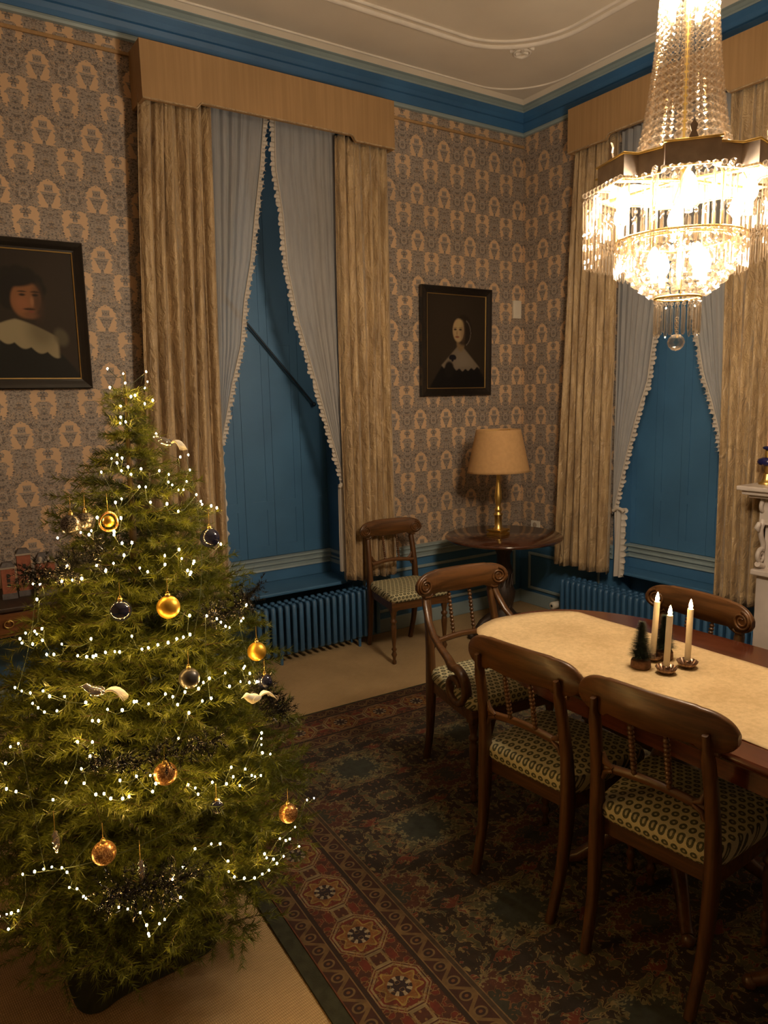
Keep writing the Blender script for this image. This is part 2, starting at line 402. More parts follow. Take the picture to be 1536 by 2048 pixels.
# ------------------------------------------------------------------ mesh building
class MB:
    def __init__(s): s.v = []; s.f = []; s.sm = []; s.mi = []
    def add(s, vs, fs, smooth=False, mi=0, mat=None):
        o = len(s.v)
        for p in vs:
            p = Vector(p)
            if mat is not None: p = mat @ p
            s.v.append((p.x, p.y, p.z))
        for f in fs:
            s.f.append(tuple(i+o for i in f)); s.sm.append(smooth); s.mi.append(mi)
        return s
    def box(s, x0, x1, y0, y1, z0, z1, mat=None, mi=0):
        vs = [(x, y, z) for x in (x0, x1) for y in (y0, y1) for z in (z0, z1)]
        fs = [(0, 1, 3, 2), (4, 6, 7, 5), (0, 4, 5, 1), (2, 3, 7, 6), (0, 2, 6, 4), (1, 5, 7, 3)]
        return s.add(vs, fs, False, mi, mat)
    def grid(s, P, smooth=True, wrap=False, mi=0, mat=None):   # P[i][j]
        n, m = len(P), len(P[0]); vs = [p for r in P for p in r]; fs = []
        for i in range(n-1):
            for j in range(m if wrap else m-1):
                k = (j+1) % m
                fs.append((i*m+j, i*m+k, (i+1)*m+k, (i+1)*m+j))
        return s.add(vs, fs, smooth, mi, mat)
    def ngon(s, P, mat=None, mi=0, smooth=False): return s.add(P, [tuple(range(len(P)))], smooth, mi, mat)
    def lathe(s, prof, n=20, mat=None, smooth=True, mi=0, rot=0.0):
        P = [[(r*math.cos(2*PI*k/n+rot), r*math.sin(2*PI*k/n+rot), z) for k in range(n)] for r, z in prof]
        s.grid(P, smooth, True, mi, mat)
        if prof[0][0] > 1e-5: s.ngon(P[0][::-1], mat, mi)
        if prof[-1][0] > 1e-5: s.ngon(P[-1], mat, mi)
        return s
    def tube(s, path, rad, n=8, mat=None, smooth=True, cap=True, mi=0, sy=1.0):
        path = [Vector(p) for p in path]; R = rad if isinstance(rad, (list, tuple)) else [rad]*len(path)
        P = []; t0 = None; up = None
        for i, p in enumerate(path):
            t = (path[min(i+1, len(path)-1)]-path[max(i-1, 0)]).normalized()
            if up is None:
                up = Vector((0, 0, 1)) if abs(t.z) < 0.9 else Vector((1, 0, 0))
                up = (up-t*up.dot(t)).normalized()
            else:
                up = (up-t*up.dot(t)).normalized()
            b = t.cross(up)
            P.append([p+(up*math.cos(2*PI*k/n)+b*math.sin(2*PI*k/n)*sy)*R[i] for k in range(n)])
        s.grid(P, smooth, True, mi, mat)
        if cap: s.ngon(P[0][::-1], mat, mi); s.ngon(P[-1], mat, mi)
        return s
    def sweep(s, path, sizes, side, mat=None, smooth=False, mi=0, ch=0.22):
        """bar of (width along side, thickness) along a path, with chamfered corners"""
        path = [Vector(p) for p in path]; side = Vector(side).normalized(); P = []
        for i, p in enumerate(path):
            t = (path[min(i+1, len(path)-1)]-path[max(i-1, 0)]).normalized()
            nrm = t.cross(side).normalized()
            w, h = sizes[i] if isinstance(sizes, list) else sizes
            w /= 2; h /= 2; c = min(w, h)*ch*2
            P.append([p+side*a+nrm*b for a, b in ((w-c, h), (w, h-c), (w, -h+c), (w-c, -h), (-w+c, -h), (-w, -h+c), (-w, h-c), (-w+c, h))])
        s.grid(P, True, True, mi, mat); s.ngon(P[0][::-1], mat, mi); s.ngon(P[-1], mat, mi)
        return s
    def prism(s, outline, z0, z1, mat=None, mi=0, smooth=False):
        n = len(outline)
        vs = [(x, y, z0) for x, y in outline]+[(x, y, z1) for x, y in outline]
        fs = [tuple(range(n))[::-1], tuple(range(n, 2*n))]+[(i, (i+1) % n, n+(i+1) % n, n+i) for i in range(n)]
        return s.add(vs, fs, smooth, mi, mat)
    def ball(s, c, r, n=12, mat=None, sc=(1, 1, 1), mi=0, smooth=True):
        m = max(5, n*2//3)
        prof = [(max(1e-6, math.sin(PI*i/m))*r, -math.cos(PI*i/m)*r) for i in range(m+1)]
        T = Matrix.Translation(c) @ Matrix.Diagonal((*sc, 1))
        if mat is not None: T = mat @ T
        return s.lathe(prof, n, T, smooth, mi)
    def data(s, name, mats):
        me = bpy.data.meshes.new(name)
        me.from_pydata(s.v, [], s.f)
        for m in (mats if isinstance(mats, (list, tuple)) else [mats]): me.materials.append(m)
        me.polygons.foreach_set('use_smooth', s.sm)
        me.polygons.foreach_set('material_index', s.mi)
        me.update(); return me
    def build(s, name, mats, parent=None, bevel=0, seg=2, loc=None, label=None):
        o = bpy.data.objects.new(name, s.data(name, mats)); COL.objects.link(o)
        if parent is not None: o.parent = parent
        if loc is not None: o.location = loc
        if bevel:
            b = o.modifiers.new('bevel', 'BEVEL'); b.width = bevel; b.segments = seg; b.limit_method = 'ANGLE'; b.angle_limit = 0.6
        if label: o['label'] = label
        return o
def tag(o, label=None, cat=None, group=None, kind=None):
    if label: o['label'] = label
    if cat: o['category'] = cat
    if group: o['group'] = group
    if kind: o['kind'] = kind
    return o
def thing(name, label, cat, loc=(0, 0, 0), rz=0.0, group=None):
    o = bpy.data.objects.new(name, None); o.empty_display_size = 0.1; COL.objects.link(o)
    o.location = loc; o.rotation_euler = (0, 0, rz)
    return tag(o, label, cat, group)
def dup(root, loc=None, rz=None, label=None, group=None):
    def cp(o, parent):
        c = o.copy(); COL.objects.link(c); c.parent = parent
        for ch in [k for k in bpy.data.objects if k.parent == o]: cp(ch, c)
        return c
    r = cp(root, None)
    if loc is not None: r.location = loc
    if rz is not None: r.rotation_euler = (0, 0, rz)
    if label: r['label'] = label
    if group: r['group'] = group
    return r
def struct(name, mb, mats, label=None, bevel=0):
    o = mb.build(name, mats, bevel=bevel); o['kind'] = 'structure'
    if label: o['label'] = label
    return o
def lerp(a, b, t): return a+(b-a)*t
def interp(pts, z):   # pts sorted by first value
    if z <= pts[0][0]: return pts[0][1]
    for (a, b), (c, d) in zip(pts, pts[1:]):
        if z <= c: return b+(d-b)*(z-a)/(c-a)
    return pts[-1][1]
def Mx(loc=(0, 0, 0), rz=0, rx=0, ry=0):
    return Matrix.Translation(loc) @ Matrix.Rotation(rz, 4, 'Z') @ Matrix.Rotation(ry, 4, 'Y') @ Matrix.Rotation(rx, 4, 'X')
# ------------------------------------------------------------------ shell
m = MB(); m.box(XL-.2, X0+.5, YF-.2, Y0+.5, -0.12, 0); struct('floor', m, M['sisal'], 'beige woven sisal carpet floor')
m = MB(); m.box(XL-.2, X0+.5, YF-.2, Y0+.5, HC, HC+.15); struct('ceiling', m, M['plaster'], 'cream plaster ceiling')
OX0, OX1 = 1.56, 2.509      # window opening in the back wall
OY0, OY1 = 2.42, 3.27      # window opening in the right wall
OT = 3.30                  # top of the openings
RZ0, RZ1 = 0.505, 0.60     # dado rail
def wall_with_opening(name, axis, a0, a1, o0, o1, base, mats, label):
    m = MB(); T = 0.5
    def q(u0, u1, z0, z1, mi):
        if axis == 'x': m.box(u0, u1, base, base+T, z0, z1, mi=mi)
        else: m.box(base, base+T, u0, u1, z0, z1, mi=mi)
    for u0, u1 in ((a0, o0), (o1, a1)):
        q(u0, u1, 0, RZ0+.01, 1); q(u0, u1, RZ0+.01, HC, 0)
    q(o0, o1, OT, HC, 0)
    return struct(name, m, mats, label)
wall_with_opening('wall_back', 'x', XL-.2, X0+.5, OX0, OX1, Y0, [M['wp_x'], M['blue']], 'back wall in tan and grey damask wallpaper over blue panelling')
wall_with_opening('wall_right', 'y', YF-.2, Y0, OY0, OY1, X0, [M['wp_y'], M['blue']], 'right wall in tan and grey damask wallpaper over blue panelling')
m = MB(); m.box(XL-.2, XL, YF-.2, Y0, 0, RZ0, mi=1); m.box(XL-.2, XL, YF-.2, Y0, RZ0, HC); struct('wall_left', m, [M['wp_y'], M['blue']])
m = MB(); m.box(XL, X0, YF-.2, YF, 0, RZ0, mi=1); m.box(XL, X0, YF-.2, YF, RZ0, HC); struct('wall_front', m, [M['wp_x'], M['blue']])
# cornice: light bead, blue cove, pale upper band; run round the two seen walls
def cornice_run(name, prof, mat, label):
    """prof = list of (offset from wall, z)"""
    m = MB(); P = []
    for d, z in prof:
        P.append([(XL, Y0-d, z), (X0-d, Y0-d, z), (X0-d, YF, z)])
    vs = [p for r in P for p in r]; fs = []
    n = len(P)
    for i in range(n):
        j = (i+1) % n
        for k in range(2): fs.append((i*3+k, j*3+k, j*3+k+1, i*3+k+1))
    m.add(vs, fs)
    return struct(name, m, mat, label)
cornice_run('trim_1', [(0, 3.545), (0.018, 3.548), (0.022, 3.56), (0.018, 3.572), (0, 3.575)], M['pale'], 'pale bead along the foot of the cornice')
cornice_run('trim_2', [(0, 3.573), (0.018, 3.574), (0.022, 3.60), (0.030, 3.625), (0.038, 3.628), (0.034, 3.634), (0.040, 3.66), (0.060, 3.685), (0.062, 3.69), (0, 3.69)], M['cornice_blue'], 'blue painted cornice cove')
cornice_run('trim_3', [(0, 3.688), (0.066, 3.689), (0.068, 3.70), (0.060, 3.703), (0.078, 3.718), (0.095, 3.722), (0.095, 3.73), (0, HC)], M['pale'], 'pale blue upper band of the cornice')
cornice_run('trim_4', [(0, 3.725), (0.096, 3.726), (0.112, 3.735), (0.13, HC), (0, HC)], M['plaster'], 'cream cove between cornice and ceiling')
# thin rail under the cornice on the back wall
m = MB(); m.box(XL, X0, Y0-.014, Y0, 3.468, 3.486); struct('trim_5', m, M['pelmet'], 'thin tan picture rail on the back wall', 0.003)
# ceiling mouldings: thin line and a broad moulding with round corners
def ceil_line(name, off, R, prof_r, lift, label, notch=False):
    pts = [(XL+.05, Y0-off)]
    cx, cyy = X0-off-R, Y0-off-R
    for k in range(17):
        a = PI/2-k*PI/32
        pts.append((cx+R*math.cos(a), cyy+R*math.sin(a)))
    pts.append((X0-off, YF+.05))
    m = MB(); m.tube([(x, y, HC-lift) for x, y in pts], prof_r, 8, sy=1.0)
    return struct(name, m, M['plaster_hi'], label)
ceil_line('trim_6', 0.150, 0.42, 0.0075, 0.002, 'thin white plaster line on the ceiling')
ceil_line('trim_7', 0.57, 0.50, 0.016, 0.002, 'broad plaster moulding on the ceiling')
ceil_line('trim_8', 0.63, 0.47, 0.011, 0.002, 'inner plaster moulding on the ceiling')
m = MB()     # acanthus flourish at the corner of the moulding
for sgn in (-1, 1):
    for k in range(3):
        c = (X0-.66-.05*k*(sgn > 0), Y0-.66-.05*k*(sgn < 0)); pts = []
        for i in range(16):
            a = i/15*4.2; rr = .07*(1-i/18)*(1-.2*k)
            pts.append((c[0]+rr*math.cos(a*sgn+.8)+sgn*.05*k, c[1]+rr*math.sin(a*sgn+.8)-sgn*.05*k, HC-.004))
        m.tube(pts, [.012*(1-i/20) for i in range(16)], 6)
struct('trim_9', m, M['plaster_hi'], 'plaster leaf scrolls at the ceiling corner')
# dado rail, panel frames, baseboards
def rail_pair(axis, u0, u1, name, z0=RZ0, z1=RZ1, base=None):
    m = MB()
    prof = [(0, z1), (.035, z1-.004), (.036, z1-.016), (.022, z1-.024), (.018, z1-.04), (.026, z1-.046), (.026, z1-.054), (.012, z1-.062), (.010, z0+.012), (.014, z0), (0, z0)]
    P = []
    b = base if base is not None else (Y0 if axis == 'x' else X0)
    for d, z in prof:
        P.append([(u0, b-d, z), (u1, b-d, z)] if axis == 'x' else [(b-d, u0, z), (b-d, u1, z)])
    m.grid(P, False)
    m.ngon([r[0] for r in P]); m.ngon([r[1] for r in P])
    return m
m = rail_pair('x', XL, OX0, 'a'); struct('trim_10', m, M['pale'], 'pale dado rail left of the back window')
m = rail_pair('x', OX1, X0, 'a'); struct('trim_11', m, M['pale'], 'pale dado rail between back window and corner')
m = rail_pair('y', OY1, Y0, 'a'); struct('trim_12', m, M['pale'], 'pale dado rail between corner and right window')
m = rail_pair('y', YF, OY0, 'a'); struct('trim_13', m, M['pale'], 'pale dado rail right of the right window')
def frame_rect(m, axis, u0, u1, z0, z1, w=.022, base=None, d=.014):
    b = base if base is not None else (Y0 if axis == 'x' else X0)
    for a0, a1, c0, c1 in ((u0, u1, z1-w, z1), (u0, u1, z0, z0+w), (u0, u0+w, z0+w, z1-w), (u1-w, u1, z0+w, z1-w)):
        if axis == 'x': m.box(a0, a1, b-d, b, c0, c1)
        else: m.box(b-d, b, a0, a1, c0, c1)
m = MB(); frame_rect(m, 'x', 2.58, 4.03, .145, .445)
struct('trim_14', m, M['pale'], 'pale panel moulding below the dado on the back wall', 0.004)
m = MB(); frame_rect(m, 'y', 3.38, 4.09, .125, .425)
struct('trim_15', m, M['pale'], 'pale panel moulding below the dado on the right wall', 0.004)
m = MB(); frame_rect(m, 'x', 0.1, 1.6, .145, .445)
struct('trim_16', m, M['pale'], 'pale panel moulding behind the sideboard', 0.004)
for nm, b4 in (('baseboard_back', [(XL, X0, Y0-.022, Y0, 0, .10)]), ('baseboard_right', [(X0-.022, X0, YF, Y0-.022, 0, .10)]),
               ('baseboard_left', [(XL, XL+.022, YF, Y0-.022, 0, .10)]), ('baseboard_front', [(XL+.022, X0-.022, YF, YF+.022, 0, .10)])):
    m = MB()
    for t in b4: m.box(*t)
    struct(nm, m, M['pale'], None, 0.005)
# ------------------------------------------------------------------ windows with closed blue shutters
def window(axis, name, o0, o1, base, depth, mid, seat_z, label, lw):
    """axis 'x': opening along x in the back wall; 'y' in the right wall"""
    root = thing(name, label, 'window'); root['kind'] = 'structure'
    sb = base+depth
    def B(m, u0, u1, d0, d1, z0, z1):
        if axis == 'x': m.box(u0, u1, d0, d1, z0, z1)
        else: m.box(d0, d1, u0, u1, z0, z1)
    # leaves
    leaves = [(mid-2*lw, mid-lw), (mid-lw, mid), (mid, mid+lw), (mid+lw, mid+2*lw)]
    for u0, u1 in leaves:
        m = MB(); g = 0.0010
        B(m, u0+g, u1-g, sb+.010, sb+.030, RZ1+.003, OT)
        st = .055; e = .0
        # stiles and rails proud of the sunk panels
        B(m, u0+g, u0+st, sb, sb+.010, RZ1+.003, OT); B(m, u1-st, u1-g, sb, sb+.010, RZ1+.003, OT)
        for z0, z1 in ((RZ1+.003, .68), (.925, .985), (2.02, 2.10), (3.15, OT)):
            B(m, u0+st, u1-st, sb, sb+.010, z0, z1)
        for z0, z1 in ((.68, .925), (.985, 2.02), (2.10, 3.15)):
            B(m, u0+st, u1-st, sb+.004, sb+.010, z0, z1)
        m.build('shutter', M['blue'], root)
    m = MB()
    for u0, u1 in ((o0-.002, o0+.012), (o1-.012, o1+.002)):
        B(m, u0, u1, base-.005, sb+.03, 0.0, OT)
    B(m, o0, o1, base, sb+.03, OT-.012, OT)
    m.build('jamb', M['blue'], root)
    m = MB(); B(m, o0, o1, sb+.028, sb+.06, 0, OT); B(m, o0, mid-2*lw-.001, sb, sb+.03, seat_z, OT)
    if mid+2*lw+.001 < o1: B(m, mid+2*lw+.001, o1, sb, sb+.03, seat_z, OT)
    m.add([], []); m.build('back_panel', M['blue'], root)
    m = MB(); B(m, o0+.012, o1-.012, sb-.004, sb+.03, seat_z, RZ0+.01); m.build('apron', M['blue'], root)
    # rail across the recess
    m = rail_pair(axis, o0+.012, o1-.012, '', base=sb); m.build('rail', M['pale'], root)
    m = MB()
    for e, sgn in ((o0+.012, 1), (o1-.012, -1)):
        for z0, z1, w in ((RZ1-.02, RZ1, .012), (RZ1-.055, RZ1-.045, .009), (RZ0, RZ1-.07, .005)):
            a, b_ = sorted((e, e+sgn*w)); B(m, a, b_, base, sb, z0, z1)
    m.build('rail_return', M['pale'], root)
    m = MB(); B(m, o0+.012, o1-.012, base-.012, sb-.004, seat_z-.022, seat_z); m.build('seat_board', M['blue'], root, bevel=.006)
    return root
w1 = window('x', 'window_1', OX0, OX1, Y0, .30, 2.083, .428, 'back window closed by blue panelled shutters', .213)
w2 = window('y', 'window_2', OY0, OY1, X0, .16, 2.875, .428, 'right window closed by blue panelled shutters', .20)
# diagonal security bar in front of the shutters of the back window
m = MB(); m.tube([(1.70, 4.455, 2.41), (2.40, 4.455, 1.62)], .0075, 8)
m.ball((1.705, 4.458, 2.405), .016, 8); m.ball((2.395, 4.458, 1.626), .016, 8)
tag(m.build('shutter_bar', M['iron']), 'dark iron bar slanting across the blue shutters of the back window', 'bar')
# ------------------------------------------------------------------ pelmets
def pelmet(axis, u0, u1, base, depth, ztop, zb, drop, end, label):
    m = MB(); f = base-depth; t = .018
    n = 60; us = [lerp(u0, u1, i/n) for i in range(n+1)]
    def zbot(u):
        e = min(u-u0, u1-u)
        k = max(0, min(1, (e-(end-.012))/.024)); return zb-drop*(1-k)
    front = [[(u, f, z) for u in us] for z in (0, 1)]
    vs = []; fs = []
    def P(u, d, z): return (u, d, z) if axis == 'x' else (d, u, z)
    for d in (f, f+t):
        for i, u in enumerate(us): vs.append(P(u, d, zbot(u))); vs.append(P(u, d, ztop))
    N = 2*(n+1)
    for i in range(n):
        a = 2*i
        fs += [(a, a+2, a+3, a+1), (N+a, N+a+1, N+a+3, N+a+2), (a, N+a, N+a+2, a+2), (a+1, a+3, N+a+3, N+a+1)]
    fs += [(0, 1, N+1, N), (N-2, 2*N-2, 2*N-1, N-1)]
    m.add(vs, fs)
    def B(u_0, u_1, d0, d1, z0, z1):
        if axis == 'x': m.box(u_0, u_1, d0, d1, z0, z1)
        else: m.box(d0, d1, u_0, u_1, z0, z1)
    B(u0, u0+t, f+t, base, zb-drop, ztop); B(u1-t, u1, f+t, base, zb-drop, ztop); B(u0+t, u1-t, f+t, base, ztop-.015, ztop)
    root = thing('pelmet', label, 'pelmet')
    m.build('board', M['pelmet'], root)
    m = MB()
    m.tube([P(u, f-.003, zbot(u)+.004) for u in us], .004, 6); m.build('piping', M['silk'], root)
    return root
pelmet('x', 1.217, 2.787, Y0, .20, 3.488, 3.232, .030, .30, 'long tan fabric pelmet above the back window')
pelmet('y', 2.12, 3.573, X0, .20, 3.51, 3.262, .030, .33, 'tan fabric pelmet above the right window behind the chandelier')
# ------------------------------------------------------------------ curtains
def curtain(axis, top, bot, d, ztop, zbot, folds, depth, seed, label, ztop2=None, group=None, wander=.012, bulge=0.0):
    """heavy curtain: top=(u0,u1), bot=(u0,u1) along the wall, d = distance plane"""
    r = random.Random(seed); n = folds*20; K = 46
    ph = [r.uniform(-.5, .5) for _ in range(folds+2)]; am = [r.uniform(.45, 1.1) for _ in range(folds+2)]
    P = []; tw_ = [r.uniform(-1, 1) for _ in range(12)]
    for k in range(K+1):
        v = k/K; z = lerp(ztop, zbot, v); row = []
        a0 = lerp(top[0], bot[0], v**.8); a1 = lerp(top[1], bot[1], v**.8)
        for i in range(n+1):
            t = i/n; q = t*folds; j = int(min(q, folds-1)); fr = q-j
            A = lerp(am[j], am[j+1], fr); pp = lerp(ph[j], ph[j+1], fr)
            merge = .5+.5*math.sin(v*3.1+j*1.7)
            w = math.sin(2*PI*q+pp+.5*math.sin(v*5+j)); w = math.copysign(abs(w)**.75, w)
            w2 = math.sin(2*PI*q*.5+j+v*1.6)*.55*v + math.sin(2*PI*q*2+v*3+pp)*.40*(1-v*.6)+math.sin(2*PI*q*3.1+v*2)*.16
            off = depth*(.62+.38*v)*A*(w+w2*.8)
            uu = lerp(a0, a1, t)+wander*math.sin(v*4.5+j*2.1)*math.sin(PI*t)*.8+.006*math.cos(2*PI*q+pp)
            zz = z+(.010*math.sin(q*2.2) if k == K else 0)
            dd = d+off-bulge*math.sin(PI*min(1, v*1.05))
            row.append((uu, dd, zz) if axis == 'x' else (dd, uu, zz))
        P.append(row)
    m = MB(); m.grid(P, True)
    o = m.build('curtain', M['silk'])
    s = o.modifiers.new('thick', 'SOLIDIFY'); s.thickness = .004
    return tag(o, label, 'curtain', group)
curtain('x', (1.212, 1.60), (1.10, 1.55), 4.075, 3.27, .44, 6, .036, 3, 'tan silk curtain left of the back window, behind the Christmas tree')
curtain('x', (2.40, 2.76), (2.385, 2.775), 4.075, 3.25, .45, 6, .034, 5, 'tan silk curtain right of the back window, behind the lone chair')
curtain('y', (3.215, 3.555), (3.215, 3.70), 3.965, 3.28, .42, 6, .036, 8, 'tan silk curtain at the left of the right window, behind the round table')
curtain('y', (2.15, 2.455), (2.15, 2.43), 3.965, 3.28, .42, 5, .036, 9, 'tan silk curtain at the right of the right window, beside the fireplace')
def voile(axis, outer, inner, d, ztop, zend, seed, label, tail=None, rw=.034):
    """outer: fixed u; inner: list of (z,u) sorted by z ascending for the free edge"""
    root = thing('voile_curtain', label, 'curtain')
    r = random.Random(seed); K = 60; n = 54; P = []; edge = []
    sg = 1 if interp(inner, ztop) > outer else -1
    def Q(u, dd, z): return (u, dd, z) if axis == 'x' else (dd, u, z)
    zlow = inner[0][0]
    for k in range(K+1):
        v = k/K; z = lerp(ztop, zlow, v); e = interp(inner, z); row = []
        for i in range(n+1):
            t = i/n; amp = .013*(1-.25*v)
            w = math.sin(t*2*PI*7+seed)+.5*math.sin(t*2*PI*13+seed*2+v)
            # the cloth sags towards the tie-back
            row.append(Q(lerp(outer, e, t), d+amp*w*(.35+.65*math.sin(PI*min(1, t*1.2))), z-(.05*v*(1-t))))
        edge.append((e, z)); P.append(row)
    m = MB(); m.grid(P, True); m.build('panel', M['sheer'], root)
    m = MB(); P = []
    L = 0; N = 900
    for k in range(N+1):
        v = k/N; z = lerp(ztop, zlow, v); e = interp(inner, z)
        a = v*2*PI*85+1.6*math.sin(v*31)+math.sin(v*67)
        w = rw*(.86+.10*math.sin(v*2*PI*24+1)+.08*math.sin(v*97)+.16*math.sin(v*2*PI*57+2*math.sin(v*19)))
        ripple = .009*math.sin(a)
        tz = .006*math.cos(a)
        P.append([Q(e, d, z), Q(e+sg*w*.5, d-.004+ripple*.6, z+tz*.5), Q(e+sg*w, d-.006+ripple*1.3, z+tz)])
    m.grid(P, True); m.build('ruffle', M['ruffle'], root)
    m = MB(); m.tube([Q(interp(inner, lerp(ztop, zlow, k/60)), d-.006, lerp(ztop, zlow, k/60)) for k in range(61)], .0035, 5); m.build('gathering_seam', M['ruffle'], root)
    if tail:
        u0, u1, z0, z1 = tail; m = MB(); P = []
        for k in range(120):
            v = k/119; z = lerp(z1, z0, v)
            P.append([Q(lerp(u0, u1, t)+(.010*math.sin(v*60+3) if t == 1 else 0), d+.012*math.sin(t*14+v*2)+(.008*math.sin(v*70) if t > .8 else 0), z+(.006*math.cos(v*70) if t > .8 else 0)) for t in [i/16 for i in range(17)]])
        m.grid(P, True); m.build('tail', M['ruffle'], root)
        m = MB(); m.tube([Q(lerp(u0, u1, t), d-.012, z1-.02+.02*math.sin(t*PI)) for t in [i/8 for i in range(9)]], .012, 8); m.build('tie_band', M['ruffle'], root)
    return root
voile('x', 1.585, [(1.418, 1.59), (1.752, 1.672), (1.986, 1.742), (2.247, 1.778), (2.478, 1.832), (2.736, 1.872), (3.02, 1.922), (3.277, 1.955)], 4.13, 3.30, 1.4, 2, 'sheer frilled curtain on the left of the back window', (1.57, 1.60, .50, 1.42))
voile('x', 2.435, [(1.101, 2.425), (1.494, 2.315), (1.779, 2.236), (2.144, 2.130), (2.465, 2.070), (2.751, 2.055), (3.028, 2.018), (3.264, 2.025)], 4.13, 3.30, 1.1, 4, 'sheer frilled curtain on the right of the back window', (2.38, 2.41, .51, 1.10))
voile('y', 3.24, [(.88, 3.22), (1.076, 3.175), (1.281, 3.125), (1.511, 3.063), (1.733, 2.988), (1.95, 2.962), (2.625, 2.87), (3.27, 2.84)], 4.035, 3.30, .88, 6, 'sheer frilled curtain on the left of the right window', (3.225, 3.135, .40, .88))
voile('y', 2.44, [(1.30, 2.46), (1.426, 2.484), (1.603, 2.540), (1.751, 2.597), (1.96, 2.645), (2.318, 2.725), (3.27, 2.80)], 4.035, 3.30, 1.3, 8, 'sheer frilled curtain on the right of the right window', (2.44, 2.46, .42, 1.30))
# ------------------------------------------------------------------ radiators
def radiator(axis, u0, u1, d0, d1, z0, z1, n, label, valve_end):
    root = thing('radiator', label, 'radiator')
    def Q(u, d, z): return (u, d, z) if axis == 'x' else (d, u, z)
    w = (u1-u0)/n
    for k in range(n):
        c = u0+w*(k+.5); m = MB(); hw = w*.30
        # one section: a rounded hairpin plate with a slot down the middle
        for (a, b) in ((d0, d0+.038), ((d0+d1)/2-.016, (d0+d1)/2+.016), (d1-.038, d1)):
            out = []
            for i in range(9):
                t = PI*i/8; out.append((math.cos(t), math.sin(t)))
            P = []
            for sx in (-1, -.6, .6, 1):
                ins = .006 if abs(sx) == 1 else 0
                ring = [Q(c+sx*hw, a+ins, z0+ins+.012), Q(c+sx*hw, a+ins+.008, z0+ins), Q(c+sx*hw, b-ins-.008, z0+ins), Q(c+sx*hw, b-ins, z0+ins+.012),
                        Q(c+sx*hw, b-ins, z1-ins-.014), Q(c+sx*hw, b-ins-.010, z1-ins), Q(c+sx*hw, a+ins+.010, z1-ins), Q(c+sx*hw, a+ins, z1-ins-.014)]
                P.append(ring)
            m.grid(P, True, True); m.ngon(P[0][::-1]); m.ngon(P[-1])
        for zz in (z0+.025, z1-.03):
            if axis == 'x': m.box(c-hw*.9, c+hw*.9, d0+.01, d1-.01, zz-.02, zz+.022)
            else: m.box(d0+.01, d1-.01, c-hw*.9, c+hw*.9, zz-.02, zz+.022)
        m.build('section', M['radiator'], root)
    m = MB()
    for zz in (z0+.035, z1-.04): m.tube([Q(u0+.01, (d0+d1)/2, zz), Q(u1-.01, (d0+d1)/2, zz)], .016, 8)
    m.build('header_pipe', M['radiator'], root)
    for uu in (u0+w*3.5, u1-w*3.5):
        m = MB()
        for dd in (d0+.02, d1-.02): m.tube([Q(uu, dd, z0+.02), Q(uu, dd, 0)], [.012, .010], 8)
        m.build('foot', M['radiator'], root)
    if valve_end is not None:
        s = 1 if valve_end > (u0+u1)/2 else -1
        m = MB(); m.tube([Q(valve_end-s*.01, d0+.05, z0+.06), Q(valve_end+s*.05, d0+.05, z0+.06)], .010, 8); m.build('valve_pipe', M['radiator'], root)
        m = MB(); T = Matrix.Translation(Q(valve_end+s*.052, d0+.035, z0+.06)) @ Matrix.Rotation(PI/2 if axis == 'x' else PI/2, 4, 'X' if axis == 'x' else 'Y')
        k_ = m.lathe([(.0, -.045), (.024, -.045), (.028, -.04), (.028, .02), (.022, .03), (.0, .03)], 16, T, mi=0)
        m.lathe([(.0, -.0455), (.010, -.047), (.0, -.047)], 12, T, mi=1); m.build('thermostat_knob', [M['white_plastic'], M['iron']], root, label='white thermostat knob')
    return root
radiator('x', 1.70, 2.62, 4.01, 4.155, .06, .385, 19, 'blue column radiator below the back window', None)
radiator('y', 2.10, 3.575, 3.875, 4.03, .06, .335, 30, 'blue column radiator below the right window', 3.575)
# ------------------------------------------------------------------ rug
r = thing('persian_rug', 'large dark red and navy patterned rug with a dark green edge under the dining table', 'rug', (0.925, 3.275, 0), -math.radians(2.4))
m = MB(); m.box(0, 2.45, -4.3, 0, 0.0, .011); m.build('pile', M['rug'], r)
m = MB(); m.box(-.050, 0, -4.3, .03, 0.0, .008); m.box(0, 2.45, .0, .022, 0, .008); m.build('binding', M['rug_edge'], r)
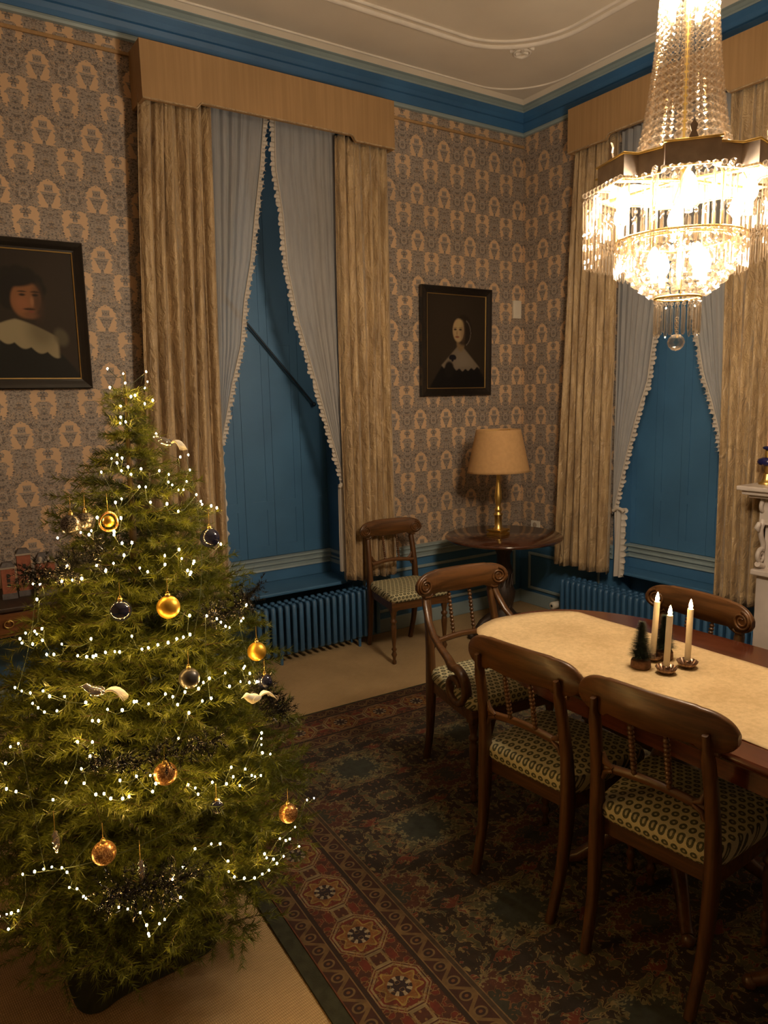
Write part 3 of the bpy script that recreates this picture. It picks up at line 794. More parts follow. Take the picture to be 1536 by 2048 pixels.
# ------------------------------------------------------------------ dining chairs
def spiral(c, R, turns, a0, sgn, plane='xz', taper=.75, n=40):
    out = []
    for i in range(n+1):
        t = i/n; a = a0+sgn*turns*2*PI*t; rr = R*(1-taper*t)
        out.append((c[0]+rr*math.cos(a), c[1], c[2]+rr*math.sin(a)) if plane == 'xz' else (c[0], c[1]+rr*math.cos(a), c[2]+rr*math.sin(a)))
    return out
STILE = [(-.245, .0), (-.226, .06), (-.200, .16), (-.186, .27), (-.180, .36), (-.180, .44), (-.186, .54), (-.200, .64), (-.222, .75), (-.240, .825)]
def stile_y(z): return interp([(b, a) for a, b in STILE], z)
def make_chair(label, arms=False, W=1.0):
    ZR = .835 if arms else .803
    t = thing('dining_chair' if not arms else 'dining_armchair', label, 'chair')
    for s in (-1, 1):
        m = MB(); x = .160*W*s
        path = []; sz = []
        N = 22
        for i in range(N+1):
            z = (ZR-.008)*i/N
            path.append((x+s*.012*math.sin(PI*min(1, z/.8)), stile_y(z), z)); sz.append(((.026+.006*min(1, z/.3))*(1 if i < N-1 else .45), (.028+.020*math.exp(-((z-.38)/.16)**2)+.004)*(1 if i < N else .5)))
        m.sweep(path, sz, (1, 0, 0))
        m.build('rear_leg', M['mahog'], t)
    for s in (-1, 1):
        m = MB(); T = Matrix.Translation((.185*W*s, .172, 0))
        m.box(-.021, .021, -.021, .021, .345, .405, T)
        m.lathe([(.008, 0), (.014, .006), (.014, .02), (.009, .03), (.011, .045), (.019, .062), (.012, .078), (.010, .085), (.018, .098), (.010, .11), (.011, .12), (.0155, .17), (.0195, .225), (.017, .252), (.012, .262), (.021, .272), (.021, .284), (.013, .292), (.016, .31), (.020, .33), (.021, .345)], 14, T)
        m.build('front_leg', M['mahog'], t)
    # apron
    m = MB()
    P = [(-.175*W, -.165), (.175*W, -.165), (.205*W, .195), (-.205*W, .195)]
    for (a, b) in ((0, 1), (1, 2), (2, 3), (3, 0)):
        p, q = Vector(P[a]), Vector(P[b]); dvec = (q-p).normalized(); nn = Vector((-dvec.y, dvec.x))
        m.prism([tuple(p), tuple(q), tuple(q+nn*.022), tuple(p+nn*.022)], .350, .402)
    m.build('seat_rail', M['mahog_x'], t, bevel=.003)
    # cushion
    m = MB(); n = 18; G = []
    for layer in range(9):
        v = layer/8; rr = []
        ang = PI*v
        inset = .012*(1-math.sin(ang))**1.0
        for k in range(48):
            a = 2*PI*k/48; ca, sa = math.cos(a), math.sin(a)
            e = .22; ux = math.copysign(abs(ca)**e, ca); uy = math.copysign(abs(sa)**e, sa)
            yy = .015+uy*(.198-inset); hw = lerp(.186, .222, (yy+.18)/.38)*W-inset
            rr.append((ux*hw, yy, .402+.022*(1-math.cos(ang))+.012*v))
        G.append(rr)
    m.grid(G, True, True)
    top = []
    for k2 in range(1, 7):
        sc = 1-k2/6.5; top.append([(p[0]*sc, .015+(p[1]-.015)*sc, p[2]+.016*(1-sc**2)) for p in G[-1]])
    m.grid([G[-1]]+top, True, True); m.ngon(top[-1], smooth=True)
    m.build('cushion', M['seat'], t, label='cushion in cream and dark green ring pattern')
    # top rail: curved board with rounded drooping ends and scrolls on the face
    m = MB(); H = .228*W; n = 44; F = []
    def edge(s):
        a = abs(s)/W
        te = max(0.0, min(1.0, (a-.13)/.10))
        top = -.010+.061*(1-te**2.3)**.5+(.005-.35*a*a*.3 if a < .13 else .0)*(1-te)
        bot = -.052-.004*math.cos(a*18) if a < .13 else -.012-.048*(1-((a-.13)/.10001)**3.2)**.5 if a < .23 else -.012
        return top, bot
        bot = -.052-.003*math.cos(a*18)
        c, cz, rr = .1835, -.010, .0465
        if abs(a-c) < rr:
            h = math.sqrt(rr*rr-(a-c)**2); top = max(top, cz+h); bot = min(bot, cz-h) if a > c-.03 else bot
            if a > c: top = cz+h; bot = cz-h
        return top, bot
    ZR = .835 if arms else .803
    for i in range(n+1):
        s = H*math.sin(PI/2*(2*i/n-1)); s = max(-.2298*W, min(.2298*W, s))
        tp, bt = edge(s); yb = stile_y(.80)+.014+.50*s*s/W
        th = .0105
        mid = (tp+bt)/2; hh = (tp-bt)/2
        F.append([(s, yb-th+(-.10)*(0 if True else 0), ZR+bt+min(.004, hh)), (s, yb-th, ZR+mid), (s, yb-th, ZR+tp-min(.005, hh)), (s, yb-th*.5, ZR+tp), (s, yb+th*.5, ZR+tp), (s, yb+th, ZR+tp-min(.005, hh)), (s, yb+th, ZR+mid), (s, yb+th, ZR+bt+min(.004, hh)), (s, yb+th*.5, ZR+bt), (s, yb-th*.5, ZR+bt)])
    m.grid(F, True, True); m.ngon(F[0][::-1]); m.ngon(F[-1])
    rail = m.build('top_rail', M['mahog_x'], t)
    for s in (-1, 1):
        m = MB(); pts = spiral((.1835*W*s, 0, ZR-.010), .037, 2.1, PI/2, -s)
        pts = [(p[0], stile_y(.80)+.014+.50*p[0]**2/W+.0115, p[2]) for p in pts]
        m.tube(pts, [.0066*(1-.45*i/40) for i in range(41)], 6)
        m.tube([(.146*W*s, pts[0][1]-.012, ZR-.052), (.162*W*s, pts[0][1]-.014, ZR-.062), (.185*W*s, pts[0][1]-.012, ZR-.060)], .009, 6)
        m.build('scroll', M['mahog_x'], rail)
    # lower cross bar with little brackets
    m = MB(); ZC = .575
    m.sweep([(x*W, stile_y(ZC)+.006+.25*x*x, ZC+.010*math.cos(x*14)) for x in [lerp(-.155, .155, i/14) for i in range(15)]], (.020, .024), (0, 1, 0))
    for s in (-1, 1):
        m.tube([(.150*W*s, stile_y(ZC), ZC+.045), (.142*W*s, stile_y(ZC), ZC+.018), (.118*W*s, stile_y(ZC), ZC+.006)], [.006, .011, .006], 6)
        m.tube([(.150*W*s, stile_y(ZC), ZC-.035), (.142*W*s, stile_y(ZC), ZC-.012), (.118*W*s, stile_y(ZC), ZC-.002)], [.006, .009, .006], 6)
    m.build('cross_bar', M['mahog_x'], t)
    for s in (-1, 1):
        m = MB(); z0, z1 = ZC+.012, ZR-.045
        y0, y1 = stile_y(z0)+.004, stile_y(z1)+.002; x = .052*W*s
        tilt = math.atan2(y1-y0, z1-z0); L = math.hypot(y1-y0, z1-z0)
        prof = [(.005, 0), (.009, .008), (.006, .016)]
        nb = 10
        for k in range(nb*6+1):
            u = k/(nb*6); prof.append((.0050+.0048*abs(math.sin(u*nb*PI)), lerp(.018, L-.016, u)))
        prof += [(.006, L-.012), (.009, L-.006), (.006, L)]
        m.lathe(prof, 10, Matrix.Translation((x, y0, z0)) @ Matrix.Rotation(-tilt, 4, 'X'))
        m.build('spindle', M['mahog'], t)
    if arms:
        for s in (-1, 1):
            m = MB(); X = .212*W*s; c = (X, .095, .470); R = .083
            pts = [(.172*W*s, -.222, .785), (.180*W*s, -.200, .735), (.192*W*s, -.155, .675), (.203*W*s, -.095, .630), (.210*W*s, -.03, .600), (X, .03, .575)]
            sp = spiral(c, R, 1.25, PI*.62, -1, 'yz', .62, 34)
            pts = pts+sp
            sz = [(.030, .020)]*5+[(.034, .024)]+[(.040, lerp(.030, .020, i/34)) for i in range(35)]
            m.sweep(pts, sz, (1, 0, 0)); m.build('arm', M['mahog'], t)
    return t
# positions: origin of a chair is the middle of its seat, facing +y locally
def place(ch, rear_mid, face, dz=0.0):
    fx, fy = face; L = math.hypot(fx, fy); fx /= L; fy /= L
    ch.location = (rear_mid[0]+fx*.245, rear_mid[1]+fy*.245, dz); ch.rotation_euler = (0, 0, math.atan2(-fx, fy))
RUG = .011
c0 = make_chair('mahogany dining chair standing alone against the curtain right of the back window')
place(c0, (2.68, 4.005), (-.05, -.42))
G = 'mahogany chairs with ring patterned cushions'
c0['group'] = G
c1 = dup(c0, label='mahogany dining chair seen from behind at the table, nearer the armchair'); place(c1, (1.530, 1.600), (.42, .042), RUG)
c2 = dup(c0, label='mahogany dining chair seen from behind, nearest the camera at the table'); place(c2, (1.560, 1.135), (.42, .052), RUG)
c3 = dup(c0, label='mahogany dining chair on the far side of the table behind the candles'); c3.scale = (1.06, 1, 1); place(c3, (2.600, 1.625), (-.42, .03), RUG)
ca = make_chair('mahogany armchair with scrolled arms at the far head of the dining table', True, 1.06)
ca['group'] = G
place(ca, (2.045, 2.500), (-.045, -.42), RUG)
# ------------------------------------------------------------------ dining table
def superpts(cx, yc, a, b, n, a0, a1, N=40):
    out = []
    for i in range(N+1):
        t = lerp(a0, a1, i/N); c, s = math.cos(t), math.sin(t)
        out.append((cx+a*math.copysign(abs(c)**(2/n), c), yc+b*math.copysign(abs(s)**(2/n), s)))
    return out
t = thing('dining_table', 'long polished mahogany dining table with rounded end under the chandelier', 'table', (2.045, .75, 0))
def tab_outline(k=0.0): return superpts(0, .75, .405-k, .63-k, 2.25, 0, PI)+superpts(0, -1.0, .405-k, .50-k, 2.25, PI, 2*PI)
m = MB(); TZ = .757
o1, o2, o3 = tab_outline(.006), tab_outline(), tab_outline(.012)
m.grid([[(x, y, z) for x, y in o] for o, z in ((o3, TZ-.030), (o1, TZ-.024), (o2, TZ-.014), (o2, TZ-.008), (o1, TZ))], True, True)
m.ngon([(x, y, TZ) for x, y in o1]); m.ngon([(x, y, TZ-.030) for x, y in o3][::-1]); m.build('table_top', M['table_wood'], t)
m = MB(); oa, ob = tab_outline(.055), tab_outline(.078)
m.grid([[(x, y, z) for x, y in o] for o, z in ((oa, TZ-.030), (oa, TZ-.105), (ob, TZ-.105), (ob, TZ-.030))], False, True); m.build('apron', M['table_wood'], t)
for yy in (.55, -.15+.0, -.85):
    pass
for yy in (.62, -.05+.0):
    m = MB(); T = Matrix.Translation((0, yy, RUG))
    m.lathe([(.11, .10), (.12, .14), (.10, .17), (.055, .20), (.05, .24), (.07, .30), (.085, .38), (.06, .46), (.045, .50), (.07, .53), (.05, .56), (.055, .60), (.09, .655), (.10, .70), (.10, .716)], 24, T)
    ped = m.build('pedestal', M['mahog'], t)
    for k in range(4):
        a = PI/4+k*PI/2; m = MB()
        path = [(0+r_*math.cos(a), yy+r_*math.sin(a), z+RUG) for r_, z in ((.07, .145), (.13, .15), (.19, .125), (.25, .075), (.30, .038), (.335, .03))]
        m.sweep(path, [(.045, .06), (.045, .06), (.042, .055), (.038, .045), (.035, .036), (.034, .032)], (-math.sin(a), math.cos(a), 0))
        m.ball((.34*math.cos(a), yy+.34*math.sin(a), RUG+.022), .022, 10)
        m.build('claw_foot', M['mahog'], ped)
# runner
m = MB(); xs = [lerp(1.735, 2.268, i/26) for i in range(27)]
def run_top(x): return interp([(1.735, 1.985), (1.76, 2.035), (1.80, 2.075), (1.86, 2.105), (1.93, 2.122), (2.0, 2.120), (2.1, 2.092), (2.2, 2.045), (2.25, 2.010), (2.268, 1.98)], x)
P = []
for j in range(61):
    v = j/60; P.append([(x, lerp(-.75, run_top(x), v), TZ+.004+.0009*math.sin(x*31+v*23)+.0007*math.sin(v*71+x*11)) for x in xs])
m.grid(P, True); ro = m.build('table_runner', M['runner'])
s = ro.modifiers.new('t', 'SOLIDIFY'); s.thickness = .003; s.offset = 1
s.offset = -1
tag(ro, 'cream felt runner laid along the dining table', 'table runner')
CZ = TZ+.0055
# ------------------------------------------------------------------ candles, tin holders, bottle brush trees
def candle(label, hlabel, x, y, z0, h, lean):
    hd = thing('candle_holder', hlabel, 'candle holder', (x, y, CZ), 0, 'tin candle holders on the runner')
    m = MB(); P = []
    for rr, z in ((.020, 0), (.023, .003), (.033, .021), (.032, .021), (.018, .004)):
        P.append([((rr*(1+.05*math.cos(14*a)))*math.cos(a), (rr*(1+.05*math.cos(14*a)))*math.sin(a), z) for a in [2*PI*k/84 for k in range(84)]])
    m.grid(P, True, True); m.ngon(P[0][::-1]); m.ngon(P[-1]); m.build('fluted_cup', M['tin'], hd)
    m = MB(); m.lathe([(.013, .004), (.013, .022), (.0095, .024), (.0, .024)], 16); m.build('clip', M['tin'], hd)
    c = thing('candle', label, 'candle', (x, y, CZ+.024), 0, 'lit ivory candles on the runner')
    m = MB(); m.lathe([(.0098, 0), (.0098, h-.002), (.0090, h), (.004, h-.001), (.0, h-.001)], 16); w = m.build('wax_stick', M['candle'], c)
    m = MB(); m.lathe([(.0008, h-.003), (.0056, h+.004), (.0068, h+.010), (.0050, h+.019), (.0018, h+.030), (.0, h+.033)], 10); m.build('flame', M['flame'], c)
    c.rotation_euler = lean
    return c
candle('lit ivory candle at the left rear of the three, leaning slightly', 'tin candle cup half hidden behind the bottle brush tree', 2.035, 1.452, 0, .178, (.02, .045, 0))
candle('lit ivory candle in the middle front of the three', 'dark fluted tin candle cup nearest the camera', 1.968, 1.353, 0, .168, (.02, .02, 0))
candle('lit ivory candle on the right of the three', 'shiny fluted tin candle cup on the right', 2.068, 1.345, 0, .172, (.01, .015, 0))
def brush_tree(label, x, y, h, seed):
    t = thing('bottle_brush_tree', label, 'ornament tree', (x, y, CZ), 0, 'small bottle brush trees on the runner')
    m = MB(); m.lathe([(.027, 0), (.032, .004), (.031, .024), (.029, .028), (0, .028)], 20); m.build('log_base', M['bark'], t)
    m = MB(); m.tube([(0, 0, .028), (0, 0, h)], .0015, 5); m.build('stem', M['iron'], t)
    r = np.random.default_rng(seed); N = 2600
    z = .034+(h-.036)*r.random(N)**1.25; a = r.random(N)*2*PI; R = .046*(1-(z-.034)/(h-.02))**.75*(.60+.50*r.random(N))+.004
    vs = []; fs = []
    for i in range(N):
        ca_, sa_ = math.cos(a[i]), math.sin(a[i]); k = len(vs)
        vs += [(-sa_*.0013, ca_*.0013, z[i]), (sa_*.0013, -ca_*.0013, z[i]), (ca_*R[i], sa_*R[i], z[i]+.004)]
        fs.append((k, k+1, k+2))
    m = MB(); m.add(vs, fs); m.build('bristles', M['brush'], t)
    return t
brush_tree('dark green bottle brush tree on a log slice, left of the candles', 1.945, 1.432, .155, 1)
brush_tree('dark green bottle brush tree standing behind the candles', 2.075, 1.440, .150, 2)
# ------------------------------------------------------------------ round table with lamp
t = thing('round_table', 'dark round pedestal table in the corner holding the lamp', 'table', (3.42, 3.665, 0))
m = MB(); m.lathe([(.36, .672), (.395, .676), (.405, .684), (.405, .692), (.397, .70), (0, .70)], 56); m.build('table_top', M['round_wood'], t)
m = MB(); m.lathe([(.10, .08), (.115, .12), (.085, .15), (.06, .18), (.075, .24), (.085, .30), (.06, .36), (.045, .40), (.065, .45), (.05, .50), (.045, .56), (.07, .62), (.12, .66), (.13, .673)], 24, None, True); col_ = m.build('column', M['dark_wood'], t)
m = MB()
for k in range(12):
    a = 2*PI*k/12; m.tube([(.062*math.cos(a+i*.12), .062*math.sin(a+i*.12), .19+i*.03) for i in range(9)], .009, 5)
m.build('carving', M['dark_wood'], col_)
for k in range(3):
    a = -PI/2+.45+k*2*PI/3; m = MB()
    m.sweep([(r_*math.cos(a), r_*math.sin(a), z) for r_, z in ((.06, .11), (.12, .12), (.18, .095), (.23, .05), (.27, .035))], [(.06, .07), (.06, .07), (.05, .06), (.045, .045), (.05, .04)], (-math.sin(a), math.cos(a), 0))
    m.ball((.28*math.cos(a), .28*math.sin(a), .025), .025, 10); m.build('foot', M['dark_wood'], t)
t = thing('table_lamp', 'brass table lamp with cream shade, unlit, on the round table', 'lamp', (3.392, 3.69, .70), .25)
m = MB(); m.box(-.058, .058, -.058, .058, 0, .018); m.box(-.047, .047, -.047, .047, .018, .030); m.box(-.058, .058, -.058, .058, .030, .044); m.build('base', M['brass'], t, bevel=.003)
m = MB(); m.lathe([(.030, .044), (.030, .052), (.025, .058), (.0245, .135), (.030, .140), (.030, .150), (.018, .158), (.024, .172), (.026, .182), (.016, .196), (.017, .215), (.026, .262), (.024, .290), (.015, .36), (.012, .42), (.014, .425), (.012, .435), (.010, .50), (.0, .50)], 24); m.build('stem', M['brass'], t)
m = MB(); n = 48; P = []
for k in range(17):
    v = k/16; rr = lerp(.214, .151, v)
    P.append([(rr*math.cos(2*PI*i/n), rr*math.sin(2*PI*i/n), lerp(.438, .730, v)+(.006*math.cos(2*PI*i/n+2)*(1-v))) for i in range(n)])
m.grid(P, True, True); sh = m.build('lamp_shade', M['shade'], t); s = sh.modifiers.new('t', 'SOLIDIFY'); s.thickness = .002
m = MB(); m.ball((0, 0, .535), .032, 12, sc=(1, 1, 1.2)); m.tube([(0, 0, .49), (0, 0, .52)], .014, 10); m.build('bulb', M['white_plastic'], t)
m = MB()
for k in range(3):
    a = 2*PI*k/3; m.tube([(0, 0, .724), (.154*math.cos(a), .154*math.sin(a), .724)], .002, 5)
m.tube([(0, 0, .49), (.04, 0, .56), (.04, 0, .66), (0, 0, .724)], .0018, 5); m.build('shade_carrier', M['brass'], t)
# ------------------------------------------------------------------ pictures
def sstep(a, b, x): t = np.clip((x-a)/(b-a), 0, 1); return t*t*(3-2*t)
def painting(kind, nu=130, nv=160):
    u, v = np.meshgrid(np.linspace(0, 1, nu), np.linspace(0, 1, nv)); asp = .8
    def blob(cx, cy_, rx, ry, soft=.12, rot=0):
        du, dv = (u-cx)*asp, v-cy_; c, s_ = math.cos(rot), math.sin(rot)
        a, b = du*c+dv*s_, -du*s_+dv*c
        return 1-sstep(1-soft, 1+soft, np.sqrt((a/rx)**2+(b/ry)**2))
    C = np.zeros((nv, nu, 3))
    def put(mask, col): C[:] = C*(1-mask[..., None])+np.array(col)*mask[..., None]
    if kind == 'woman':
        C[:] = (.024, .017, .011); put(blob(.35, .55, .35, .5, .6)*.5, (.036, .025, .016))
        body = (1-sstep(-.02, .02, v-(.42-1.2*np.abs(u-.56)**1.6))) ; put(body, (.006, .005, .005))
        # translucent collar
        top = .50-np.abs(u-.56)*.75; low = .185+.10*np.abs(u-.62)+.012*np.sin(u*60)
        col = sstep(0, .03, top-v)*sstep(0, .02, v-low)*sstep(.20, .25, u)*(1-sstep(.88, .93, u))
        put(col*.9, (.17, .135, .095)); put(col*blob(.60, .30, .12, .10, .8)*.7, (.19, .155, .12)); put(col*blob(.72, .20, .2, .03, .5, .0), (.15, .12, .09))
        put(blob(.57, .49, .055, .09, .25), (.17, .115, .06))
        put(blob(.62, .63, .115, .165, .15), (.018, .012, .008))                # hood
        arc = np.abs(np.sqrt(((u-.62)*asp/.10)**2+((v-.60)/.14)**2)-1) < .06
        put((arc & (u > .66)).astype(float)*.7, (.12, .10, .08))
        put(blob(.53, .625, .078, .125, .12), (.36, .25, .135)); put(blob(.55, .69, .05, .05, .5)*.8, (.36, .27, .13))
        put(blob(.605, .60, .03, .10, .8)*.5, (.13, .08, .045))
        for ex in (.475, .565): put(blob(ex, .635, .020, .010, .5), (.035, .022, .015)); put(blob(ex, .655, .026, .005, .5)*.6, (.09, .055, .03))
        put(blob(.505, .595, .008, .028, .6)*.6, (.15, .09, .045)); put(blob(.51, .555, .028, .010, .4), (.17, .060, .035))
        put(blob(.41, .335, .034, .026, .2, .5), (.008, .007, .012)); put(blob(.455, .335, .034, .026, .2, -.5), (.008, .007, .012)); put(blob(.43, .315, .018, .03, .2), (.008, .007, .012))
        put(blob(.375, .20, .065, .09, .2), (.010, .008, .007))
    else:
        C[:] = (.020, .013, .007); put(blob(.85, .5, .25, .6, .8)*.6, (.032, .021, .012))
        body = (1-sstep(-.02, .02, v-(.33-1.1*np.abs(u-.50)**2.1*1.2))); put(body, (.007, .006, .004))
        put(blob(.50, .70, .17, .165, .2), (.008, .005, .003))
        for k in range(12):
            a = k*.52; put(blob(.50+.19*math.cos(a), .70+.13*math.sin(a), .045, .05, .4), (.009, .006, .003))
        put(blob(.56, .62, .105, .145, .12, -.1), (.20, .085, .032)); put(blob(.52, .585, .05, .05, .8)*.7, (.26, .10, .045)); put(blob(.60, .50, .05, .03, .5), (.15, .065, .028))
        put(blob(.665, .60, .035, .12, .8)*.85, (.055, .028, .014))
        put(blob(.50, .76, .13, .045, .3, .1), (.008, .005, .003))
        for ex in (.53, .645): put(blob(ex, .655, .022, .010, .5), (.018, .010, .006)); put(blob(ex, .68, .032, .006, .4), (.02, .011, .006))
        put(blob(.612, .605, .013, .04, .5), (.26, .12, .055)); put(blob(.585, .545, .042, .009, .4), (.035, .016, .009)); put(blob(.60, .525, .022, .008, .4), (.17, .05, .03))
        low = .27-.03*np.abs(np.sin(u*22)); up = .475-.50*np.abs(u-.45)**1.3
        col = sstep(0, .02, up-v)*sstep(0, .015, v-low+.25*(u-.45))*sstep(.08, .12, u)*(1-sstep(.80, .84, u)); put(col, (.26, .215, .125))
        put(col*blob(.68, .38, .10, .13, .7)*.7, (.11, .09, .05)); put(blob(.85, .33, .05, .07, .4, .3)*.8, (.10, .085, .05))
    return C
def picture(kind, x0, x1, z0, z1, fw, label, tilt):
    t = thing('framed_portrait', label, 'painting', ((x0+x1)/2, Y0-.004, z0), 0); t.rotation_euler = (tilt, 0, 0)
    w, h = (x1-x0)/2, z1-z0
    m = MB()
    prof = [(0, 0), (0, .030), (.006, .036), (fw*.45, .030), (fw*.8, .022), (fw, .020), (fw, .0)]
    P = [[(-w+a, -b, a), (w-a, -b, a), (w-a, -b, h-a), (-w+a, -b, h-a)] for a, b in prof]
    m.grid(P, False, True); m.build('frame', M['black_frame'], t)
    m = MB(); a = fw-.001; prof = [(a, .019), (a, .022), (a+.005, .020), (a+.006, .013)]
    P = [[(-w+q, -b, q), (w-q, -b, q), (w-q, -b, h-q), (-w+q, -b, h-q)] for q, b in prof]; m.grid(P, False, True); m.build('gilt_slip', M['gold_slip'], t)
    C = painting(kind); nv, nu, _ = C.shape; iw, ih = w-fw-.003, h-2*fw-.006
    m = MB(); m.grid([[(lerp(-iw, iw, i/(nu-1)), -.0145, fw+.003+ih*j/(nv-1)) for i in range(nu)] for j in range(nv)], False)
    me = m.data('canvas', M['canvas']); at = me.color_attributes.new('paint', 'FLOAT_COLOR', 'POINT')
    at.data.foreach_set('color', np.concatenate([C.reshape(-1, 3), np.ones((nu*nv, 1))], 1).astype(np.float32).ravel())
    o = bpy.data.objects.new('canvas', me); COL.objects.link(o); o.parent = t
    return t
mt, b = new_mat('oil_canvas'); at = mt.node_tree.nodes.new('ShaderNodeAttribute'); at.attribute_name = 'paint'
E.nt.links.new(at.outputs['Color'], b.inputs['Base Color']); b.inputs['Roughness'].default_value = 0.6; b.inputs['Specular IOR Level'].default_value = 0.2; M['canvas'] = mt
picture('man', .255, .895, 1.742, 2.487, .052, 'dark portrait of a man in a white lace collar, above the Christmas tree', .018)
picture('woman', 3.098, 3.745, 1.665, 2.428, .052, 'dark portrait of a woman in a pale shawl collar, above the lamp', .018)
# small things on the walls
t = thing('thermostat', 'small white sensor box on the wall right of the woman portrait', 'sensor', (4.028, Y0, 2.235))
m = MB(); m.box(-.038, .038, -.022, 0, 0, .135); m.build('housing', M['white_plastic'], t, bevel=.005)
m = MB(); m.box(-.028, .028, -.026, -.022, .012, .040); m.build('lens_window', M['white_plastic'], t, bevel=.002)
t = thing('wall_socket', 'cream wall socket in the corner behind the round table', 'socket', (X0, 4.02, .615))
m = MB(); m.box(-.012, 0, -.045, .045, 0, .065); m.build('plate', M['white_plastic'], t, bevel=.003)
m = MB(); T = Matrix.Translation((-.0125, 0, .033)) @ Matrix.Rotation(-PI/2, 4, 'Y'); m.lathe([(.019, 0), (.021, .002), (.016, .002), (0, .001)], 16, T); m.build('outlet', M['model_trim'], t)
# ------------------------------------------------------------------ sideboard with model houses
t = thing('sideboard', 'brown wooden side table with a drawer behind the Christmas tree', 'side table', (.32, 3.90, 0))
m = MB(); m.box(-.52, .46, -.18, .262, .700, .722); m.build('top', M['dark_wood'], t, bevel=.006)
m = MB(); m.box(-.49, .43, -.150, .255, .575, .700); ap = m.build('apron', M['side_wood'], t)
for x0, x1 in ((-.46, -.06), (-.03, .40)):
    m = MB(); m.box(x0, x1, -.160, -.150, .590, .690); d = m.build('drawer', M['side_wood'], t, bevel=.003)
    cx = (x0+x1)/2 if x0 < -.2 else .02
    for hx in (cx,):
        m = MB(); m.tube([(hx+.020*math.cos(a), -.168, .640+.017*math.sin(a)) for a in [2*PI*k/20 for k in range(21)]], .0025, 6)
        m.lathe([(.010, 0), (.010, .004), (0, .008)], 12, Matrix.Translation((hx, -.160, .652)) @ Matrix.Rotation(PI/2, 4, 'X')); m.build('ring_handle', M['brass'], d)
for x in (-.46, .40):
    for y in (-.125, .23):
        m = MB(); m.sweep([(x, y, z) for z in (.0, .2, .4, .576)], [(.028, .028), (.034, .034), (.04, .04), (.045, .045)], (1, 0, 0)); m.build('leg', M['side_wood'], t)
def house(label, x, y, w, dpt, h, roof, turret=False):
    t = thing('model_house', label, 'ornament', (x, y, .722), -.06, 'red model houses on the side table')
    m = MB(); m.box(-w/2, w/2, -dpt/2, dpt/2, .028, h); wl = m.build('walls', M['brick_red'], t)
    m = MB(); m.box(-w/2-.004, w/2+.004, -dpt/2-.004, dpt/2+.004, 0, .028); m.build('plinth', M['slate'], t)
    m = MB(); m.box(-w/2-.004, w/2+.004, -dpt/2-.004, dpt/2+.004, h, h+.008); m.build('cornice', M['model_trim'], t)
    m = MB(); a, b2 = w/2+.002, dpt/2+.002
    if roof == 'hip': m.grid([[(-a, -b2, h+.008), (a, -b2, h+.008), (a, b2, h+.008), (-a, b2, h+.008)], [(-a*.55, -b2*.4, h+.045), (a*.55, -b2*.4, h+.045), (a*.55, b2*.4, h+.045), (-a*.55, b2*.4, h+.045)]], False, True); m.ngon([(-a*.55, -b2*.4, h+.045), (a*.55, -b2*.4, h+.045), (a*.55, b2*.4, h+.045), (-a*.55, b2*.4, h+.045)])
    else: m.grid([[(-a, -b2, h+.008), (a, -b2, h+.008), (a, b2, h+.008), (-a, b2, h+.008)], [(-a*.6, -b2*.6, h+.028), (a*.6, -b2*.6, h+.028), (a*.6, b2*.6, h+.028), (-a*.6, b2*.6, h+.028)]], False, True); m.ngon([(-a*.6, -b2*.6, h+.028), (a*.6, -b2*.6, h+.028), (a*.6, b2*.6, h+.028), (-a*.6, b2*.6, h+.028)])
    m.build('roof', M['slate'], t)
    for k in range(3):
        for sx in ((-w*.22, w*.22) if w > .07 else (0,)):
            m = MB(); z = .06+k*(h-.08)/3; m.box(sx-.007, sx+.007, -dpt/2-.002, -dpt/2, z, z+.018); m.build('window', M['model_dark'], wl)
    if roof == 'hip':
        for sx in (-w*.25, w*.2):
            m = MB(); m.lathe([(.010, 0), (.010, .014), (.006, .022), (0, .024)], 10, Matrix.Translation((sx, -b2*.8, h+.008))); m.build('dormer', M['model_trim'], t)
    return t
house('red model house with a low flat roof, left of three', .375, 3.93, .060, .07, .150, 'flat')
house('tallest red model house with a grey roof, middle of three', .452, 3.95, .062, .07, .205, 'flat')
house('red model house with dormers and windows, right of three, against the tree', .540, 3.90, .085, .08, .165, 'hip')
